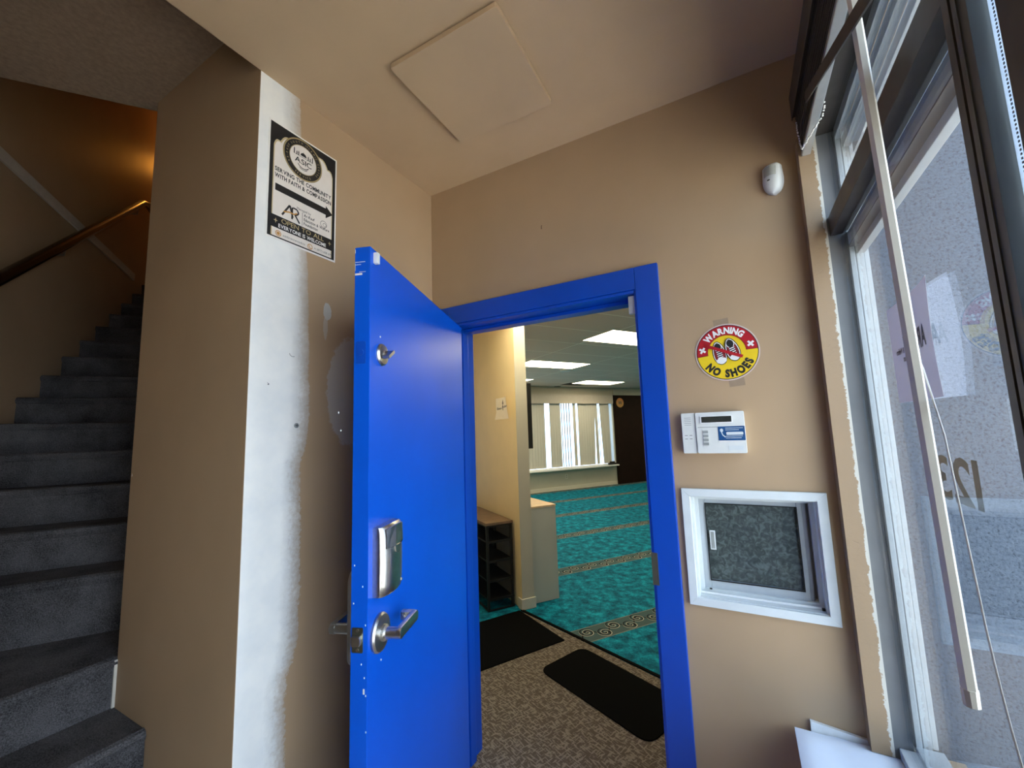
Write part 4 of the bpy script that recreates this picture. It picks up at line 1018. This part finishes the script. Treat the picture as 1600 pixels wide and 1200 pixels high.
# walls of the hall
PF = Vector((-3.6, 8.8)); 
def far(s, off=0): v = PF + U * s - V * off; return (v.x, v.y)      # off is toward the room
def fwall(s0, s1, z0, z1, o0=0, o1=-.14):
    bm = BM(); prism(bm, [far(s0, o0), far(s1, o0), far(s1, o1), far(s0, o1)], z0, z1); return bm
def addp(bm, s0, s1, z0, z1, o0, o1): prism(bm, [far(s0, o0), far(s1, o0), far(s1, o1), far(s0, o1)], z0, z1)
bm = BM(); addp(bm, -4.2, 6.5, 0, .535, 0, -.14); addp(bm, -4.2, 6.5, 2.245, HC, 0, -.14); addp(bm, .976, 6.5, .535, 2.245, 0, -.14); addp(bm, -4.2, -3.6, .535, 2.245, 0, -.14)
struct('wall_far', bm, 'cream_grey', 'far cream wall of the prayer hall under and around the window', 'wall')
bm = BM(); addp(bm, -4.2, 1.02, 0, .09, .014, 0); struct('baseboard_far', bm, 'trim_cream', 'cream skirting along the far wall', 'baseboard')
bm = BM(); prism(bm, [(.05, T + .01), (.15, T + .01), (6.5, 9.9), (6.4, 10)], 0, HC); struct('wall_hall_right', bm, 'cream_grey', 'right wall of the prayer hall', 'wall')
bm = BM(); prism(bm, [far(6.5, 0), far(6.6, 0), far(6.6, 9), far(6.5, 9)], 0, HC); struct('wall_hall_end', bm, 'cream_grey', 'end wall of the prayer hall', 'wall')
P0 = Vector((-1.725, 1.600)); D5 = dirv(55); L5 = dirv(145)
def cw(s, t): v = P0 + L5 * s + D5 * t; return (v.x, v.y)            # s along the cream wall, t across it
bm = BM(); prism(bm, [cw(0.0, .0), cw(0.0, .112), cw(5.2, .112), cw(5.2, .0)], 0, HC); struct('wall_cream', bm, 'cream', 'cream partition wall behind the shoe rack', 'wall')
bm = BM(); prism(bm, [cw(-.0012, -.001), cw(-.0012, .113), cw(.001, .113), cw(.001, -.001)], 0, HC); struct('wall_cream_end', bm, 'cream_grey', 'greyer painted end of the cream partition wall', 'wall')
bm = BM(); prism(bm, [cw(-.013, -.012), cw(-.013, .125), cw(.001, .125), cw(.001, -.012)], 0, .085); prism(bm, [cw(.001, -.012), cw(.06, -.012), cw(.06, 0), cw(.001, 0)], 0, .085)
struct('baseboard_cream', bm, 'trim_cream', 'cream skirting wrapping the foot of the partition wall', 'baseboard', bevel=.002)
bm = BM(); prism(bm, [(-1.33, T + .001), (-1.40, T + .001), (-5.3, 3.0), (-5.2, 3.1)], 0, HC); struct('wall_hall_left', bm, 'cream', 'cream wall inside the hall left of the doorway', 'wall')
# half wall with light wooden cap
bm = BM(); prism(bm, [cw(.055, .115), cw(.055, .395), cw(3.0, .395), cw(3.0, .115)], 0, .800); tag(build('half_wall', bm, 'halfwall'), 'low grey half wall with a light wood cap behind the partition', 'half wall', kind='structure')
o = bpy.data.objects['half_wall']
bm = BM(); prism(bm, [cw(.052, .114), cw(.052, .398), cw(3.0, .398), cw(3.0, .114)], .800, .815); build('wood_cap', bm, 'lightwood', o)
# shoe rack
M['panel_grey'] = simple('dark_grey_panel', (.10, .10, .10), .8, var=.2, vscale=200)
rk = thing('shoe_rack', 'black metal shoe rack with brown wooden top against the cream wall', 'shoe rack', (-1.964, 1.438, 0), rad(145))
RL, RD, RH = 1.5, .245, .715      # local x runs along the wall, local -y toward the wall
bm = BM(); box(bm, (-.004, -RD - .004, RH - .022), (RL, .004, RH)); build('rack_top', bm, 'walnut', rk, bevel=.002)
for x in (.011, .36, .74, 1.12, RL - .011):
    for y in (-RD + .011, -.011):
        bm = BM(); box(bm, (x - .010, y - .010, .0), (x + .010, y + .010, RH - .022)); build('post', bm, 'black_metal', rk)
for z in (.087, .237, .395, .554):
    bm = BM(); box(bm, (.02, -RD + .01, z - .006), (RL - .02, -.01, z + .006)); 
    box(bm, (0.0, -RD, z - .009), (.012, 0, z + .009)); build('shelf', bm, 'black_metal', rk)
bm = BM(); box(bm, (0, -RD, RH - .034), (RL, -RD + .01, RH - .022)); box(bm, (0, -.01, RH - .034), (RL, 0, RH - .022)); box(bm, (0, -RD, RH - .036), (.012, 0, RH - .022)); build('top_rail', bm, 'black_metal', rk)
bm = BM(); box(bm, (.0, -.016, 0.0), (RL, -.002, .012)); box(bm, (0, -RD, .0), (.014, 0, .012)); build('foot_rail', bm, 'black_metal', rk)
bm = BM(); box(bm, (.36, -RD + .001, .08), (RL - .02, -RD + .004, RH - .03)); build('back_panel', bm, 'black_metal', rk)
bm = BM(); box(bm, (.02, -RD + .001, .08), (.35, -RD + .004, RH - .03)); build('grey_panel', bm, M['panel_grey'], rk)  # plain dark grey sheet across the back of the first bay
# door mats
def mat_on_floor(name, pts, r, label):
    # rounded polygon through convex corners
    out = []; n = len(pts)
    for i in range(n):
        p = Vector(pts[i]); a = (Vector(pts[i - 1]) - p).normalized(); b = (Vector(pts[(i + 1) % n]) - p).normalized()
        s = p + a * r; e = p + b * r
        for k in range(7):
            t = k / 6; out.append(tuple(s * (1 - t) ** 2 + p * 2 * t * (1 - t) + e * t * t))
    bm = BM(); prism(bm, out, 0, .007); tag(build(name, bm, 'rubber', bevel=.0015), label, 'mat', 'black door mats on the taupe carpet')
e1_, e2_ = dirv(-30), dirv(-120)
t0 = Vector((-1.740, 1.572))
mat_on_floor('door_mat', [t0, t0 + e1_ * .60, t0 + e1_ * .60 + e2_ * .86, t0 + e2_ * .86], .004, 'square cornered black mat in front of the shoe rack')
q0 = Vector((-1.075, 1.235)); f1, f2 = dirv(-24.5), dirv(-114.5 + 2)
mat_on_floor('door_mat', [q0, q0 + f1 * .80, q0 + f1 * .80 + f2 * .40, q0 + f2 * .40], .075, 'black mat with rounded corners nearest the doorway')
# direction notice on the cream wall
nt_ = thing('paper_notice', 'white paper notice with cross shaped arrow curling off the cream wall', 'paper', mat=frame((*cw(.425, -.002), 1.604), (-L5.x, -L5.y, 0), (0, 0, 1), (-D5.x, -D5.y, 0)))
bm = BM(); g = []
for i in range(9):
    row = []
    for j in range(7):
        x = .305 * i / 8; z = .205 * j / 6; c = max(0, (i - 5) / 3) ** 2 * (.3 + .7 * j / 6) * .035 + .012 * max(0, (2 - j) / 2) * max(0, (3 - i) / 3)
        row.append(bm.verts.new((x - c * .6, z + (.012 * (i == 8 and j == 6)), .001 + c)))
    g.append(row)
for i in range(8):
    for j in range(6): bm.faces.new((g[i][j], g[i + 1][j], g[i + 1][j + 1], g[i][j + 1]))
r = bmesh.ops.extrude_face_region(bm, geom=bm.faces[:]); bmesh.ops.translate(bm, vec=(0, 0, .0004), verts=[v for v in r['geom'] if isinstance(v, bmesh.types.BMVert)])
build('sheet', bm, simple('cream_paper', (.92, .86, .78), .7, var=.02), nt_, smooth=True)
bm = BM(); stroke(bm, [(.165, .085), (.165, .160)], .012, .004); poly(bm, [(.150, .145), (.180, .145), (.165, .185)], .004)
text_flat(bm, 'Sisters', .030, .095, .030, width=.105, z=.004, bold=.05)
text_flat(bm, 'Brothers', .185, .100, .030, width=.100, z=.020, bold=.05, slope=.10)
build('arrow_print', bm, 'greyink', nt_)
# dark wall mounted panel behind the partition wall
bm = BM(); prism(bm, [cw(.10, .112), cw(.10, .215), cw(1.0, .215), cw(1.0, .112)], 1.325, 1.93)
tag(build('wall_screen', bm, 'black', bevel=.004), 'edge of a dark screen mounted on the back of the partition wall', 'screen')
# ceiling lights
def ceiling_light(b, uu, label):
    o = thing('ceiling_light', label, 'ceiling light', (b[0], b[1], HC), rad(uu), 'recessed light panels in the hall ceiling')
    bm = BM(); box(bm, (.012, .012, -.006), (1.19, .575, -.001)); build('diffuser', bm, 'light', o)
    bm = BM(); box(bm, (0, 0, -.009), (1.202, .012, -.0005)); box(bm, (0, .575, -.009), (1.202, .587, -.0005)); box(bm, (0, .012, -.009), (.012, .575, -.0005)); box(bm, (1.19, .012, -.009), (1.202, .575, -.0005)); build('light_frame', bm, 'tbar_white', o)
LU = 57.0
ceiling_light((-1.165, 2.942), LU, 'bright light panel nearest the doorway, cut by the door frame')
ceiling_light((-2.785, 4.129), LU, 'bright light panel beside the cream partition, middle of the hall')
u_, v_ = dirv(LU), dirv(LU + 90)
l3 = Vector((-2.973, 7.37)); ceiling_light(tuple(l3), 58.5, 'farthest bright light panel, next to the dark ceiling opening')
l4 = Vector((-3.783, 6.302)) - u_ * 1.2; ceiling_light(tuple(l4), LU, 'light panel only just showing past the partition wall')
for p in ((.9, 4.6), (1.6, 8.2), (-4.5, 3.6), (-1.0, 9.6)):
    ceiling_light(p, LU, 'light panel of the prayer hall outside the doorway view')
# lamps of the narrow entry between the two walls
ceiling_light((-1.55, .75), 57, 'light panel just inside the blue doorway above the entry')
# dark opening, can light and detector
def onceil(name, x, y, bm, mat, label, cat): 
    bmesh.ops.translate(bm, vec=(x, y, HC), verts=bm.verts); tag(build(name, bm, mat), label, cat)
bm = BM(); m_ = Matrix.Rotation(rad(57), 4, 'Z'); prism(bm, [(-.30, -.22), (.30, -.22), (.30, .22), (-.30, .22)], -.004, -.0005, m_); onceil('ceiling_opening', -3.45, 7.92, bm, 'vent', 'dark missing tile beside the farthest light panel', 'opening')
bm = BM(); lathe(bm, [(.10, -.001), (.10, -.022), (.07, -.03)], 24); onceil('smoke_detector', -2.78, 5.55, bm, 'tbar_white', 'white round smoke detector on the hall ceiling', 'detector')
bm = BM(); lathe(bm, [(.09, -.0005), (.09, -.004)], 24); onceil('can_light', -4.0, 8.10, bm, 'vent', 'small dark round can light near the far window', 'light')
# far window with vertical blinds
w3 = thing('window_3', 'wide far window of the prayer hall behind vertical blinds', 'window', (0, 0, 0), kind='structure')
bm = BM()
addp(bm, -3.62, 1.0, .500, .535, .14, -.14); addp(bm, -3.6, 1.0, .535, .56, .02, -.02); addp(bm, .945, .985, .535, 2.245, .02, -.14); addp(bm, -3.6, .98, 2.225, 2.255, .02, -.14)
build('window_frame', bm, 'vinyl_white', w3)
bm = BM()
for s in (-1.28, .30): addp(bm, s - .03, s + .03, .56, 2.225, -.07, -.12)
build('mullion', bm, 'alu', w3)
bm = BM(); addp(bm, -3.6, .95, .56, 2.225, -.095, -.10); build('pane', bm, 'glass', w3)
vb = thing('vertical_blind', 'beige vertical blinds with bright gaps across the far window', 'blind', (*far(0, .03), .56), rad(TH))
bm = BM(); box(bm, (-3.55, -.02, 1.665), (.94, .02, 1.70)); build('blind_headrail', bm, 'blind', vb)
bm = BM(); box(bm, (-3.55, -.075, 1.60), (.95, -.066, 1.83)); build('blind_valance', bm, 'blind', vb)
def slat(x, ang, w=.089, lean=0, mat='slat'):
    bm = BM(); c, s_ = math.cos(rad(ang)), math.sin(rad(ang))
    n_ = 4; A = []
    for k in range(n_ + 1):
        t = (k / n_ - .5) * w; bow = .006 * (1 - (2 * k / n_ - 1) ** 2)
        A.append([bm.verts.new((x + t * c - bow * s_ + (0 if top else lean), t * s_ + bow * c, 1.66 if top else .01)) for top in (0, 1)])
    for k in range(n_): bm.faces.new((A[k][0], A[k + 1][0], A[k + 1][1], A[k][1]))
    r = bmesh.ops.extrude_face_region(bm, geom=bm.faces[:]); bmesh.ops.translate(bm, vec=(-s_ * .001, c * .001, 0), verts=[v for v in r['geom'] if isinstance(v, bmesh.types.BMVert)])
    build('slat', bm, mat, vb, smooth=True)
x = -2.6
while x < .93:
    ang, lean = -6, 0
    skip = False
    if -1.20 < x < -1.06: skip = True
    if -.78 < x < -.44: ang = 74
    if -.42 < x < -.34: skip = True
    if -.27 < x < -.20: skip = True
    if .30 < x < .40: lean = -.07
    if .55 < x < .68: lean = .07
    if .42 < x < .50: ang = 40
    if x > .86: skip = True
    if not skip: slat(x, ang, lean=lean)
    x += .079
bm = BM(); addp(bm, -3.6, .96, -.35, .05, -.6, -3.5)
bm.free()
# dark panel and plaque right of the window
bm = BM(); addp(bm, 1.03, 3.6, 0.0, 2.40, .05, .0); struct('trim_7', bm, 'darkwood', 'dark brown panelled wall right of the far window', 'wall')
bm = BM(); addp(bm, 1.03, 3.6, 2.40, HC, .05, .0); struct('trim_8', bm, 'cream_grey', 'cream bulkhead over the dark panel', 'bulkhead')
pl = thing('wall_plaque', 'round orange no shoes plaque on the dark panel', 'plaque', mat=frame((*far(1.22, .052), 2.20), (U.x, U.y, 0), (0, 0, 1), (-V.x * -1, -V.y * -1, 0)) if False else frame((*far(1.235, .052), 2.19), (U.x, U.y, 0), (0, 0, 1), (-V.x, -V.y, 0)).copy())
bm = BM(); prism(bm, ell(0, 0, .13, .13, 32), 0, .006); build('plaque_disc', bm, 'cork', pl)
bm = BM(); ringf(bm, 0, 0, .085, .122, 0, 182, z=.007)
build('plaque_band', bm, simple('faded_orange', (.62, .20, .07), .6, var=.1), pl)
bm = BM(); poly(bm, ell(-.03, 0, .026, .052, 16, rot=12), .0075); poly(bm, ell(.03, 0, .026, .052, 16, rot=12), .0075); build('plaque_shoes', bm, 'walnut', pl)
# socket on far wall and small camera at window corner
so = thing('wall_socket', 'small white socket on the far wall below the blinds', 'socket', mat=frame((*far(-.62, .001), .33), (U.x, U.y, 0), (0, 0, 1), (-V.x, -V.y, 0)))
bm = BM(); prism(bm, rrect(-.036, -.058, .036, .058, .006), 0, .006); build('socket_plate', bm, 'trim_cream', so)
bm = BM(); prism(bm, rrect(-.012, .012, .012, .035, .003), .006, .007); build('socket_outlet', bm, 'greyink', so)
bm = BM(); prism(bm, rrect(-.012, -.035, .012, -.012, .003), .006, .007); build('socket_outlet', bm, 'greyink', so)
cl = thing('window_ornament', 'small dark object on the far window sill', 'ornament', (*far(.80, .10), .5355), rad(TH))
bm = BM(); box(bm, (-.13, -.02, 0), (.13, .03, .045)); box(bm, (-.07, -.015, .045), (.08, .025, .085)); build('ornament_body', bm, 'black', cl, bevel=.008)
